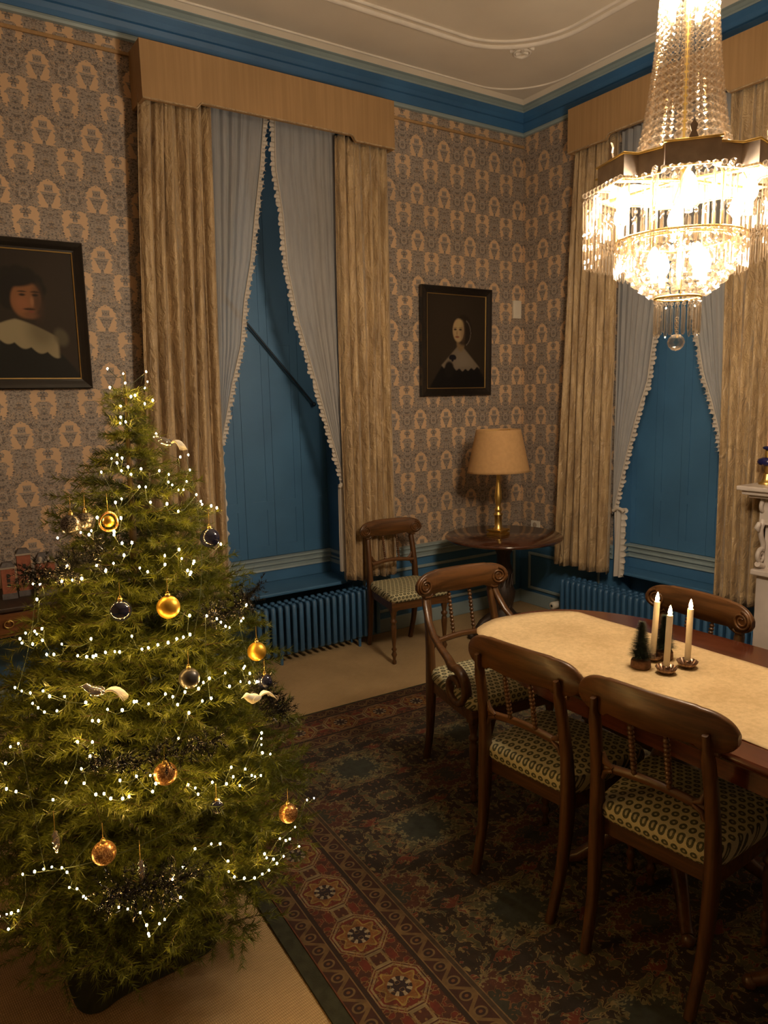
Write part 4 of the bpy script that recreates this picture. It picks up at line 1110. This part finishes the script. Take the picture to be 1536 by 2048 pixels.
# ------------------------------------------------------------------ fireplace
t = thing('fireplace', 'white carved marble chimneypiece at the right edge of the room', 'fireplace', (0, 0, 0))
FX = 3.80
m = MB(); m.box(FX-.085, X0, .72, 2.175, 1.125, 1.150); m.box(FX-.065, X0, .74, 2.155, 1.102, 1.125); m.box(FX-.04, X0, .76, 2.13, 1.085, 1.102); m.build('mantel_shelf', M['marble'], t, bevel=.006)
m = MB(); m.box(FX+.01, X0, .80, 2.09, .94, 1.085); m.build('frieze', M['marble'], t)
for y0, y1 in ((1.90, 2.085), (.81, .995)):
    m = MB(); m.box(FX, X0, y0, y1, 0, .67); m.box(FX-.02, X0, y0-.012, y1+.012, 0, .12); jb = m.build('pilaster', M['marble'], t, bevel=.005)
    m = MB(); m.box(FX-.03, X0, y0-.015, y1+.02, .665, .695); m.build('ledge', M['marble'], jb, bevel=.006)
    m = MB(); m.box(FX+.045, X0, y0+.015, y1-.012, .695, 1.085); m.build('console_block', M['marble'], jb)
    for yy in (y1-.010, y0+.012):
        m = MB()
        big = spiral((FX+.025, yy, 1.035), .048, 1.6, -PI*.35, 1, 'xz', .8); m.tube(big, [.014*(1-.5*i/40) for i in range(41)], 8)
        m.tube([(FX+.045, yy, .985), (FX+.018, yy, .955), (FX-.004, yy, .915), (FX+.012, yy, .87), (FX+.035, yy, .83), (FX+.03, yy, .79)], [.016, .018, .016, .013, .014, .012], 8)
        sm_ = spiral((FX+.018, yy, .765), .040, 1.5, PI*.4, 1, 'xz', .8); m.tube(sm_, [.013*(1-.5*i/40) for i in range(41)], 8)
        m.tube([(FX-.012, yy, .725), (FX+.05, yy, .705), (FX+.12, yy, .70)], .016, 8)
        m.tube([(FX-.015, yy, .95), (FX-.035, yy, .925), (FX-.018, yy, .905)], [.012, .016, .006], 8)
        m.build('scroll_carving', M['marble'], jb)
m = MB(); m.box(X0-.08, X0, 1.0, 1.90, 0, .94); m.build('hearth_back', M['iron'], t)
t = thing('candlestick', 'gilt candlestick with cobalt blue dish and crystal drops on the mantel', 'candlestick', (3.875, 2.095, 1.150))
m = MB(); m.lathe([(.042, 0), (.044, .008), (.030, .016), (.024, .03), (.020, .055), (.016, .062), (0, .062)], 20); m.build('foot', M['brass'], t)
m = MB(); m.lathe([(.018, .098), (.050, .108), (.055, .122), (.050, .136), (.030, .146), (0, .146)], 24); dish = m.build('dish', M['blueglass'], t)
m = MB(); m.lathe([(.014, .060), (.016, .10), (.018, .146), (.019, .175), (.016, .185), (0, .185)], 16); m.build('stem', M['brass'], t)
m = MB(); m.lathe([(.016, .185), (.030, .192), (.032, .200), (.02, .206), (0, .206)], 20); m.build('drip_pan', M['blueglass'], t)
for k in range(12):
    a = 2*PI*k/12; m = MB(); T = Matrix.Translation((.052*math.cos(a), .052*math.sin(a), 0)); m.ball((0, 0, .108), .0055, 6, T); m.lathe([(.0, .060), (.005, .068), (.004, .100), (0, .103)], 6, T, False); m.build('crystal_drop', M['crystal'], dish)
m = MB(); m.lathe([(.012, 0), (.011, .17), (.008, .175), (0, .175)], 14)
tag(m.build('taper_candle', M['pinkwax'], None, loc=(3.875, 2.095, 1.356)), 'unlit pink candle standing in the blue and gilt candlestick', 'candle')
# ------------------------------------------------------------------ chandelier
CX, CY = 2.02, 1.40
t = thing('chandelier', 'large crystal chandelier with bead strands and hanging drops over the dining table', 'chandelier', (CX, CY, 0))
A0 = math.atan2(-CY, -CX)+.10         # one block of the band looks towards the viewer
def band_outline(off=0.0, RO=.240, RI=.195, HW=.070):
    pts = []
    for k in range(6):
        a = A0+k*PI/3; c, s_ = math.cos(a), math.sin(a)
        for (rr, w) in ((RI-off, -HW+off), (RO-off, -HW+off), (RO-off, HW-off), (RI-off, HW-off)):
            pts.append((rr*c-w*s_, rr*s_+w*c))
    return pts
ZB, ZT = 2.254, 2.316
m = MB(); o, i_ = band_outline(), band_outline(.006)
m.grid([[(x, y, z) for x, y in q] for q, z in ((i_, ZB), (o, ZB), (o, ZT), (i_, ZT), (i_, ZB))], False, True); bd = m.build('band', M['bronze'], t)
m = MB(); o2 = band_outline(-.003)
for z in (ZB-.002, ZT): m.tube([(x, y, z) for x, y in o2+[o2[0]]], .0035, 6)
m.build('band_beading', M['brass'], bd)
for k in range(6):    # small crest over the middle of each block
    a = A0+k*PI/3; T = Matrix.Translation((.239*math.cos(a), .239*math.sin(a), ZT)) @ Matrix.Rotation(a+PI/2, 4, 'Z')
    m = MB(); m.prism([(-.014, 0), (.014, 0), (.006, .02), (.010, .034), (0, .050), (-.010, .034), (-.006, .02)], -.003, .003, T @ Matrix.Rotation(PI/2, 4, 'X')); m.build('crest', M['bronze'], bd)
m = MB()
for k in range(6):
    a = A0+k*PI/3; m.tube([(0, 0, 2.275), (.235*math.cos(a), .235*math.sin(a), 2.262)], .006, 6)
for rr, z in ((.150, 2.308), (.150, 2.10), (.066, 1.935), (.07, 2.83), (.185, 2.105)):
    m.tube([(rr*math.cos(2*PI*k/40), rr*math.sin(2*PI*k/40), z) for k in range(41)], .004, 6)
for k in range(6):
    a = A0+k*PI/3+.5; m.tube([(.150*math.cos(a), .150*math.sin(a), 2.308), (.185*math.cos(a), .185*math.sin(a), 2.24), (.185*math.cos(a), .185*math.sin(a), 2.105)], .003, 5)
    m.tube([(.150*math.cos(a), .150*math.sin(a), 2.308), (.150*math.cos(a), .150*math.sin(a), 2.10)], .003, 5)
m.tube([(.066*math.cos(A0), .066*math.sin(A0), 1.935), (.150*math.cos(A0), .150*math.sin(A0), 2.10)], .002, 5)
m.tube([(.07*math.cos(A0), .07*math.sin(A0), 2.83), (0, 0, 2.80), (0, 0, 2.23)], .002, 5)
m.build('inner_frame', M['brass'], t)
m = MB(); m.tube([(0, 0, 1.96), (0, 0, 2.3), (0, 0, 3.30)], .007, 8); m.build('central_rod', M['brass'], t)
m = MB(); m.lathe([(.0, 3.66), (.02, 3.665), (.05, 3.70), (.075, 3.735), (.078, HC-.001)], 24); m.build('ceiling_cup', M['brass'], t)
m = MB()
for k in range(12):
    z = 3.30+k*.030; pr = [(.009*math.cos(a), 0, z+.018*math.sin(a)+.012) if k % 2 else (0, .009*math.cos(a), z+.018*math.sin(a)+.012) for a in [2*PI*j/12 for j in range(13)]]
    m.tube(pr, .0025, 5)
m.build('chain', M['brass'], t)
m = MB(); m.lathe([(.085, 2.830), (.105, 2.85), (.110, 2.90), (.095, 2.92), (.10, 2.96), (.125, 3.0), (.118, 3.005), (.07, 2.97), (.03, 3.05), (.015, 3.12), (0, 3.12)], 24); m.build('crown', M['bronze'], t)
# faceted bead used everywhere
def ico(r):
    bm = bmesh.new(); bmesh.ops.create_icosphere(bm, subdivisions=1, radius=r)
    v = [tuple(p.co) for p in bm.verts]; f = [tuple(q.index for q in p.verts) for p in bm.faces]; bm.free(); return v, f
IV, IF = ico(1.0)
def bead(m, c, r, n=0):
    m.add([(c[0]+x*r, c[1]+y*r, c[2]+z*r) for x, y, z in IV], IF)
PR = [(2.30, .152), (2.325, .138), (2.36, .123), (2.42, .109), (2.51, .096), (2.60, .086), (2.70, .078), (2.84, .070)]
NS = 26
for k in range(NS):
    a = 2*PI*k/NS; m = MB(); z = ZT
    while z < 2.835:
        r_ = interp([(2.30, .0142), (2.5, .0116), (2.84, .0082)], z); rr = interp(PR, z)
        bead(m, (rr*math.cos(a), rr*math.sin(a), z), r_)
        z += r_*1.86
    m.build('bead_strand', M['crystal'], t)
def drop_mesh(m, x, y, z, L, r_=.0056, rot=0):
    T = Matrix.Translation((x, y, 0)) @ Matrix.Rotation(rot, 4, 'Z')
    m.lathe([(.0, z-L), (r_*.8, z-L+.006), (r_, z-L+.016), (r_, z-.008), (r_*.5, z-.002), (0, z)], 6, T, False)
# two-step drops all round the castellated band
def along(pts, step):
    out = []; P = pts+[pts[0]]
    for (x0, y0), (x1, y1) in zip(P, P[1:]):
        L = math.hypot(x1-x0, y1-y0); n = max(1, round(L/step))
        for i in range(n): out.append((lerp(x0, x1, i/n), lerp(y0, y1, i/n)))
    return out
spots = along(band_outline(-.026), .0225)
for k, (x, y) in enumerate(spots):
    m = MB(); bead(m, (x, y, ZB-.011), .0088); drop_mesh(m, x, y, ZB-.022, .096, .0058)
    far = (math.hypot(x, y) > .24)
    bead(m, (x, y, ZB-.124), .0062); drop_mesh(m, x, y, ZB-.131, .084 if far else .060, .0052)
    m.build('crystal_drop', M['crystal'], t)
print('drops', len(spots))
m = MB()
for k in range(44):
    a = 2*PI*k/44; x, y = .185*math.cos(a), .185*math.sin(a); bead(m, (x, y, 2.096), .0075); drop_mesh(m, x, y, 2.088, .088, .0050)
o_ = m.build('inner_crystal_drop', M['crystal'], t); o_['kind'] = 'stuff'
# the bead basket
BW = [(2.105, .150), (2.083, .159), (2.058, .161), (2.033, .157), (2.008, .145), (1.985, .127), (1.966, .105), (1.950, .082)]
for z, rr in BW:
    m = MB(); n = int(2*PI*rr/.0262)
    for k in range(n):
        a = 2*PI*k/n+(z*97); bead(m, (rr*math.cos(a), rr*math.sin(a), z), .0132)
    m.build('basket_bead_ring', M['crystal'], t)
for k in range(22):
    a = 2*PI*k/22; m = MB(); x, y = .064*math.cos(a), .064*math.sin(a); bead(m, (x, y, 1.925), .0065); drop_mesh(m, x, y, 1.918, .090 if k % 2 else .098, .0050)
    m.build('bottom_drop', M['crystal'], t)
bm = bmesh.new(); bmesh.ops.create_icosphere(bm, subdivisions=2, radius=.026); 
vv = [(p.co.x, p.co.y, p.co.z+1.803) for p in bm.verts]; ff = [tuple(q.index for q in p.verts) for p in bm.faces]; bm.free()
m = MB(); m.add(vv, ff); m.build('ball_pendant', M['crystal'], t)
m = MB()
for k in range(4): bead(m, (0, 0, 1.835+k*.013), .006)
m.build('pendant_chain', M['crystal'], t)
def bulb(x, y, z, s=1.0):
    m = MB(); m.lathe([(.011*s, z-.014), (.0195*s, z-.002), (.0218*s, z+.012), (.0165*s, z+.034), (.005*s, z+.052), (0, z+.055)], 10, Matrix.Translation((x, y, 0)))
    b_ = m.build('light_bulb', M['bulb'], t)
    m = MB(); m.lathe([(.010, z-.052), (.0105, z-.013), (.0, z-.0125)], 10, Matrix.Translation((x, y, 0))); m.build('candle_sleeve', M['candle'], b_)
for k in range(6):
    a = A0+k*PI/3; bulb(.195*math.cos(a), .195*math.sin(a), 2.192)
for k in range(4):
    a = A0+.5+k*PI/2; bulb(.085*math.cos(a), .085*math.sin(a), 2.028)
for k in range(3):
    a = A0+k*2*PI/3+.3; bulb(.045*math.cos(a), .045*math.sin(a), 2.765)
# ------------------------------------------------------------------ Christmas tree
TP = [(.12, .40), (.2, .44), (.35, .50), (.6, .49), (.8, .42), (1.0, .365), (1.25, .27), (1.42, .22), (1.5, .16), (1.56, .09), (1.6, .05), (1.72, .035), (1.80, .0)]
def axis(z): return (.49+.04*z/1.7, 2.07)
def make_foliage(seed=4):
    R = np.random.default_rng(seed); tw = []    # twigs: start, direction, length
    def noised(v, s): v = v+R.normal(0, s, 3); return v/np.linalg.norm(v)
    z = .20; i = 0
    while z < 1.70:
        L = max(.03, interp(TP, z)-.045); i += 1
        nb = max(3, int(6+L*10))
        for k in range(nb):
            a = i*2.399+k*2*PI/nb+R.normal(0, .10); ll = L*R.uniform(.80, 1.09)
            zz = z+R.uniform(-.02, .02); ax_ = axis(zz); base = np.array([ax_[0], ax_[1], zz-.02])
            out = np.array([math.cos(a), math.sin(a), 0.0]); side = np.array([-out[1], out[0], 0]); up = np.array([0, 0, 1.0])
            n = max(2, int(ll/.05))
            def pt(t): return base+out*ll*t+up*(.16*ll*t-.10*ll*t*t*t+.04*ll*t**4)
            for s_ in range(n):
                t0, t1 = s_/n, (s_+1)/n; p, q = pt(t0), pt(t1)
                if t1 > .25: tw.append((p, q-p, t1))
                if t0 > .15:
                    for sg in (-1, 1):
                        l2 = (.055+.11*(1-abs(t0-.62)))*min(1, .35+ll*1.6)*R.uniform(.7, 1.1)
                        d = noised(out*.75+side*sg*.85+up*R.uniform(-.1, .30), .12); tw.append((p, d*l2, min(1, t0+.35)))
                        if ll > .2 and R.random() < .6:
                            d = noised(out*.7+up*R.uniform(-.5, .8)+side*sg*.4, .15); tw.append((p, d*l2*.7, min(1, t0+.25)))
        z += .040 if z < 1.5 else .028
    return tw
tw = make_foliage(); print('twigs', len(tw))
def needle_mesh(tw, name, dens, nl, nw, mat, parent, seed=1):
    R = np.random.default_rng(seed); Pp = []; Dd = []; Tt = []; Ax = []
    for p, d, tip in tw:
        L = np.linalg.norm(d); n = max(3, int(L*dens)); s_ = R.random(n)
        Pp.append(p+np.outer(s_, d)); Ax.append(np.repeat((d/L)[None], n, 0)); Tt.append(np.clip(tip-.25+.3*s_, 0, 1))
    P = np.concatenate(Pp); A = np.concatenate(Ax); T = np.concatenate(Tt); N = len(P)
    rv = R.normal(0, 1, (N, 3)); rv -= A*(rv*A).sum(1)[:, None]; rv /= np.linalg.norm(rv, axis=1)[:, None]
    D = A*.75+rv*R.uniform(.55, .95, (N, 1)); D /= np.linalg.norm(D, axis=1)[:, None]
    ln = nl*R.uniform(.7, 1.15, (N, 1)); Wd = np.cross(D, R.normal(0, 1, (N, 3))); Wd /= np.linalg.norm(Wd, axis=1)[:, None]
    V = np.empty((N*3, 3)); V[0::3] = P-Wd*nw/2; V[1::3] = P+Wd*nw/2; V[2::3] = P+D*ln
    me = bpy.data.meshes.new(name); me.vertices.add(N*3); me.vertices.foreach_set('co', V.astype(np.float32).ravel())
    me.loops.add(N*3); me.loops.foreach_set('vertex_index', np.arange(N*3, dtype=np.int32))
    me.polygons.add(N); me.polygons.foreach_set('loop_start', np.arange(0, N*3, 3, dtype=np.int32))
    me.update(calc_edges=True); me.materials.append(mat)
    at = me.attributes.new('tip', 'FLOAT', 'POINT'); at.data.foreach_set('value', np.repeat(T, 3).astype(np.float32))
    o = bpy.data.objects.new(name, me); COL.objects.link(o)
    if parent: o.parent = parent
    return o
t = thing('christmas_tree', 'decorated artificial fir tree with yellow fairy lights in the left foreground', 'christmas tree')
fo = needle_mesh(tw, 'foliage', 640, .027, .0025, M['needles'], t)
print('needles', len(fo.data.polygons))
m = MB(); m.tube([(*axis(z), z) for z in (.05, .4, .8, 1.2, 1.5, 1.74)], [.026, .024, .018, .012, .007, .003], 10); m.build('trunk', M['trunk'], t)
m = MB()
for p, d, tip in tw[::3]: m.tube([tuple(p), tuple(p+d*.9)], [.0016, .0008], 4, cap=False)
m.build('twig_wires', M['trunk'], t)
# cloth-wrapped pot under the tree
m = MB(); out = [(.262, 1.915), (.30, 1.905), (.36, 1.945), (.46, 1.93), (.55, 1.935), (.640, 1.950), (.69, 2.03), (.70, 2.12), (.66, 2.24), (.58, 2.32), (.46, 2.34), (.34, 2.32), (.25, 2.24), (.25, 2.12), (.235, 2.02), (.245, 1.95)]
P = []
for k in range(9):
    v = k/8; rr = []
    for i, (x, y) in enumerate(out):
        cx_, cy_ = .475, 2.10; f_ = lerp(1.0, .62, v**.6); rr.append((cx_+(x-cx_)*f_+.008*math.sin(i*2.3+v*5), cy_+(y-cy_)*f_+.008*math.cos(i*1.7+v*4), .004+.27*v))
    P.append(rr)
m.grid(P, True, True); m.ngon(P[-1]); m.ngon(P[0][::-1])
sk = m.build('tree_skirt', M['skirt']); s = sk.modifiers.new('s', 'SUBSURF'); s.levels = 2; s.render_levels = 2
tag(sk, 'dark green cloth wrapped round the foot of the Christmas tree', 'tree skirt')
# fairy lights
LP = [(501,2078,1748),(522,2045,1733),(573,2056,1739),(575,2056,1712),(522,2037,1708),(496,2056,1697),(567,2059,1695),(530,2032,1672),(539,2034,1675),(560,2041,1652),(508,2033,1647),(585,2054,1661),(505,2030,1618),(503,2030,1602),(513,2024,1605),(577,2009,1570),(469,1952,1523),(454,1947,1515),(476,1938,1515),(462,1932,1504),(482,1914,1493),(465,1909,1485),(424,1931,1483),(484,1900,1475),(509,1902,1487),(551,1898,1479),(573,1895,1468),(566,1878,1450),(574,1875,1442),(638,1930,1472),(616,1892,1446),(622,1955,1507),(657,1998,1508),(494,1873,1445),(508,1869,1443),(587,1869,1428),(601,1873,1427),(636,1881,1410),(646,1879,1391),(648,1877,1383),(680,1899,1373),(701,1916,1363),(449,1865,1419),(435,1867,1411),(511,1847,1406),(550,1847,1398),(576,1845,1376),(394,1880,1376),(441,1852,1373),(355,1906,1362),(357,1894,1341),(372,1878,1336),(423,1851,1341),(421,1847,1334),(378,1878,1345),(313,1940,1326),(435,1835,1313),(456,1830,1312),(435,1826,1284),(563,1816,1282),(525,1808,1273),(566,1810,1259),(598,1814,1246),(594,1810,1242),(523,1804,1251),(411,1832,1266),(376,1847,1263),(392,1832,1249),(393,1833,1252),(464,1807,1251),(480,1801,1240),(320,1894,1262),(576,1800,1228),(584,1800,1222),(580,1796,1218),(343,1859,1233),(325,1874,1229),(253,1972,1211),(265,1946,1213),(305,1893,1225),(253,1936,1179),(690,1869,1270),(560,1755,1123),(605,1763,1111),(632,1767,1097),(641,1764,1087),(653,1765,1073),(664,1767,1067),(715,1799,1074),(706,1792,1070),(738,1830,1100),(422,1760,1097),(339,1795,1098),(553,1739,1079),(519,1735,1076),(535,1735,1077),(498,1735,1071),(474,1737,1070),(452,1738,1067),(438,1741,1066),(362,1767,1067),(381,1759,1067),(391,1756,1065),(343,1778,1061),(337,1778,1059),(325,1789,1058),(308,1801,1061),(264,1842,1062),(251,1857,1060),(282,1834,1086),(220,1931,1100),(237,1906,1108),(240,1900,1102),(251,1890,1116),(208,1945,1084),(210,1930,1077),(248,1879,1090),(229,1899,1079),(690,1742,962),(685,1738,959),(182,1905,977),(193,1881,974),(208,1858,973),(232,1832,981),(242,1814,971),(270,1789,972),(209,1845,951),(218,1832,942),(228,1815,935),(251,1792,940),(308,1756,959),(348,1728,941),(377,1715,936),(404,1711,951),(409,1710,951),(433,1700,942),(315,1738,918),(327,1731,917),(472,1696,958),(488,1693,948),(496,1686,928),(520,1681,902),(556,1687,921),(580,1692,920),(628,1717,967),(583,1706,967),(566,1701,962),(552,1697,951),(518,1694,952),(633,1706,933),(668,1720,932),(696,1731,919),(722,1745,910),(751,1765,910),(703,1742,939),(281,1746,872),(309,1727,871),(487,1667,851),(300,1720,841),(247,1737,785),(281,1712,783),(280,1724,814),(351,1677,783),(300,1692,758),(316,1684,758),(327,1672,748),(350,1661,745),(364,1659,746),(385,1666,787),(414,1658,783),(423,1650,763),(413,1644,749),(492,1634,743),(507,1628,733),(511,1623,718),(549,1629,733),(557,1615,689),(584,1631,716),(604,1646,747),(605,1638,725),(617,1629,701),(640,1647,730),(655,1644,709),(664,1645,702),(682,1650,697),(709,1697,787),(704,1689,776),(701,1683,762),(699,1674,744),(725,1684,728),(885,1759,509),(839,1711,543),(775,1659,512),(716,1628,518),(736,1637,500),(752,1646,493),(129,1896,805),(125,1888,786),(156,1872,845),(171,1850,858),(142,1870,808),(119,1879,757),(136,1846,755),(153,1822,754),(218,1744,748),(196,1698,612),(180,1707,608),(163,1719,602),(141,1742,591),(214,1682,612),(222,1671,604),(223,1667,568),(237,1658,564),(248,1652,543),(252,1649,540),(89,1798,471),(103,1777,484),(112,1766,490),(125,1752,499),(103,1776,446),(277,1633,515),(313,1617,509),(330,1609,502),(354,1599,488),(365,1596,453),(391,1587,450),(403,1585,457),(367,1594,431),(368,1594,424),(441,1581,500),(427,1585,550),(452,1583,572),(484,1586,605),(522,1583,604),(543,1582,597),(560,1584,543),(559,1581,517),(573,1582,496),(599,1586,479),(628,1593,463),(651,1598,461),(673,1607,457),(662,1603,510),(668,1606,495),(690,1615,477),(700,1618,459),(724,1628,464),(787,1665,447)]
LP = [(x/1000, y/1000, z/1000) for x, y, z in LP]
t = thing('fairy_lights', 'string of warm yellow fairy lights wound over the Christmas tree', 'string lights')
IV2, IF2 = IV, IF
def fairy(m, p, r_): m.add([(p[0]+x*r_, p[1]+y*r_, p[2]+z*r_*1.4) for x, y, z in IV2], IF2)
LP.sort(key=lambda p: (p[0]**2+p[1]**2+(p[2]-CAM_H)**2))
R = random.Random(3)
def pull(p):      # a few millimetres clear of the needles, towards the room
    ax_ = axis(p[2]); dx, dy = p[0]-ax_[0], p[1]-ax_[1]; L = math.hypot(dx, dy) or 1
    k = .012; return (p[0]+dx/L*k, p[1]+dy/L*k, p[2])
LP = [pull(p) for p in LP]
for p in LP[:99]:
    m = MB(); fairy(m, p, R.uniform(.0022, .0032)); m.build('bulb', M['fairy'], t)
m = MB()
for p in LP[99:]: fairy(m, p, R.uniform(.0020, .0030))
o_ = m.build('further_bulbs', M['fairy'], t); o_['kind'] = 'stuff'
m = MB(); rest = sorted(LP, key=lambda p: -p[2]); cur = rest.pop(0); path = [cur]
while rest:
    j = min(range(len(rest)), key=lambda i: (Vector(rest[i])-Vector(cur)).length+.6*max(0, cur[2]-rest[i][2]-.06)); q = rest.pop(j)
    L = (Vector(q)-Vector(cur)).length; n = max(2, int(L/.04))
    ca_, cb_ = axis(cur[2]), axis(q[2]); aa = math.atan2(cur[1]-ca_[1], cur[0]-ca_[0]); ab = math.atan2(q[1]-cb_[1], q[0]-cb_[0])
    if ab-aa > PI: ab -= 2*PI
    if aa-ab > PI: ab += 2*PI
    ra, rb = math.hypot(cur[0]-ca_[0], cur[1]-ca_[1]), math.hypot(q[0]-cb_[0], q[1]-cb_[1])
    for i in range(1, n+1):
        v = i/n; z = lerp(cur[2], q[2], v)-.012*math.sin(PI*v); an = lerp(aa, ab, v); rr = lerp(ra, rb, v)-.006-.01*math.sin(PI*v); c_ = axis(z)
        path.append((c_[0]+rr*math.cos(an), c_[1]+rr*math.sin(an), z-.006))
    cur = q
m.tube(path, .0008, 4, cap=False)
m.build('cable', M['wire'], t)
# baubles
def bauble(label, p, r_, mat, group=None):
    b_ = thing('bauble', label, 'bauble', p, 0, group)
    m = MB(); m.ball((0, 0, 0), r_, 24); m.build('ball', mat, b_)
    m = MB(); m.lathe([(r_*.22, r_*.95), (r_*.22, r_*1.18), (0, r_*1.2)], 12); m.tube([(r_*.12*math.cos(a), 0, r_*1.28+r_*.12*math.sin(a)) for a in [2*PI*k/10 for k in range(11)]], .0007, 4); m.build('cap', M['brass'], b_)
    m = MB(); m.tube([(0, 0, r_*1.35), (.002, .003, r_*1.35+.035)], .0006, 4); m.build('thread', M['brass'], b_)
    return b_
bauble('charcoal glitter bauble at the upper left edge of the tree', (.334, 1.913, 1.358), .026, M['g_grey'])
bauble('second charcoal glitter bauble behind the one at the upper left edge', (.368, 1.915, 1.362), .024, M['g_grey'])
bauble('glossy navy bauble at the upper right edge of the tree', (.657, 1.83, 1.297), .026, M['b_navy'])
bauble('glossy navy bauble left of the matt gold bauble', (.403, 1.772, 1.158), .026, M['b_navy'])
bauble('matt gold bauble at the middle of the tree', (.511, 1.747, 1.153), .0285, M['b_gold'])
bauble('matt gold bauble at the right edge of the tree before the radiator', (.742, 1.755, .986), .0255, M['b_gold'])
bauble('matt smoky grey bauble right of centre on the tree', (.531, 1.683, .984), .0255, M['b_grey'])
bauble('dark glossy bauble at the right edge beside the white feather', (.752, 1.735, .905), .020, M['b_navy'])
bauble('gold glitter bauble topped by a feather, low in the middle of the tree', (.442, 1.628, .786), .0270, M['g_gold'])
bauble('gold glitter bauble at the lower left of the tree', (.290, 1.622, .644), .0270, M['g_gold'])
bauble('gold glitter bauble at the lower right edge over the rug', (.748, 1.616, .581), .0250, M['g_gold'])
bauble('small dark bauble low on the right of the tree', (.548, 1.590, .682), .017, M['b_navy'])
o_ = thing('wire_heart', 'gold wire ornament right of the charcoal baubles', 'ornament', (.409, 1.85, 1.366))
m = MB(); m.tube([(.021*math.cos(a), .004*math.sin(a*2), .023*math.sin(a)) for a in [2*PI*k/24 for k in range(25)]], .003, 6); m.build('ring', M['g_gold'], o_)
m = MB(); m.ball((0, .002, 0), .014, 14); m.build('inner_ball', M['b_gold'], o_)
m = MB(); m.tube([(0, 0, .022), (0, .002, .07)], .0007, 4); m.build('thread', M['brass'], o_)
def icicle(label, p, h):
    b_ = thing('icicle_ornament', label, 'ornament', p, 0, 'twisted glass icicles on the tree')
    m = MB(); P = []
    for k in range(31):
        v = k/30; rr = .0075*math.sin(PI*(.12+.86*v))**.7
        P.append([((rr*(1+.25*math.cos(3*a_+v*22)))*math.cos(a_), (rr*(1+.25*math.cos(3*a_+v*22)))*math.sin(a_), -h*v) for a_ in [2*PI*j/18 for j in range(18)]])
    m.grid(P, True, True); m.ngon(P[0][::-1]); m.ngon(P[-1]); m.build('twisted_glass', M['silver'], b_)
    m = MB(); m.tube([(0, 0, 0), (.001, 0, .05)], .0006, 4); m.build('thread', M['brass'], b_)
icicle('twisted glass icicle hanging at the lower left of the tree', (.202, 1.690, .695), .055)
icicle('twisted glass icicle hanging low at the centre of the tree', (.358, 1.580, .622), .055)
def bird(label, p, rz, body, long_tail=.05, s_=1.0):
    b_ = thing('bird_ornament', label, 'ornament', p, rz, None)
    m = MB(); path = [(-.022*s_, 0, -.002), (-.012*s_, 0, .0), (.002*s_, 0, .002), (.014*s_, 0, .009), (.022*s_, 0, .016), (.030*s_, 0, .016)]
    m.tube(path, [.003*s_, .010*s_, .0135*s_, .010*s_, .0085*s_, .003*s_], 12); m.tube([(.029*s_, 0, .016), (.039*s_, 0, .015)], [.0025, .0004], 6); m.build('body', body, b_)
    m = MB()
    for k in range(9):
        a = (k-4)*.10; pts = [(-.018*s_-long_tail*t_*math.cos(a), long_tail*t_*math.sin(a)*.9, -.002+.018*math.sin(t_*2.2)-(.03*t_*t_)) for t_ in [i/6 for i in range(7)]]
        m.tube(pts, [.0012, .0026, .003, .0028, .0022, .0014, .0004], 5)
    m.build('feather_tail', M['feather'], b_)
    m = MB()
    for sg in (-1, 1): m.ball((-.004*s_, sg*.011*s_, .003), .010*s_, 10, sc=(1.5, .35, .8))
    m.build('wing', body, b_)
bird('silver bird ornament with white feather tail, left of centre on the tree', (.322, 1.728, .985), 2.6, M['silver'], .055)
bird('pale bird with curled white feather at the right edge of the tree', (.700, 1.695, .882), 3.4, M['feather'], .05)
bird('dark silver bird perched near the top of the tree', (.590, 1.955, 1.545), 2.2, M['silver'], .045, 1.2)
def tinsel(label, p0, p1, rad, seed):
    R2 = np.random.default_rng(seed); a, b_ = np.array(p0), np.array(p1); tws = []
    for k in range(24):
        s0 = a+(b_-a)*k/24+np.array([0, 0, -.02*math.sin(PI*k/24)]); d = (b_-a)/24; tws.append((s0, d, .5))
        for _ in range(4):
            dd = R2.normal(0, 1, 3); dd /= np.linalg.norm(dd); tws.append((s0, dd*rad, .5))
    g = needle_mesh(tws, 'tinsel_garland', 700, .012, .0022, M['tinsel'], None, seed)
    tag(g, label, 'tinsel')
tinsel('black glittering tinsel at the right of the tree above the gold bauble', (.62, 1.78, 1.10), (.80, 1.86, 1.14), .045, 2)
tinsel('black glittering tinsel at the right edge behind the white feather', (.74, 1.74, .90), (.83, 1.78, .78), .045, 3)
tinsel('black glittering tinsel hanging low at the front of the tree', (.28, 1.59, .57), (.47, 1.57, .55), .055, 4)
tinsel('black glittering tinsel at the upper left under the charcoal baubles', (.22, 1.93, 1.25), (.40, 1.86, 1.30), .050, 5)
tinsel('black glittering tinsel across the middle of the tree', (.28, 1.63, .86), (.58, 1.62, .84), .040, 6)
bpy.context.view_layer.update()
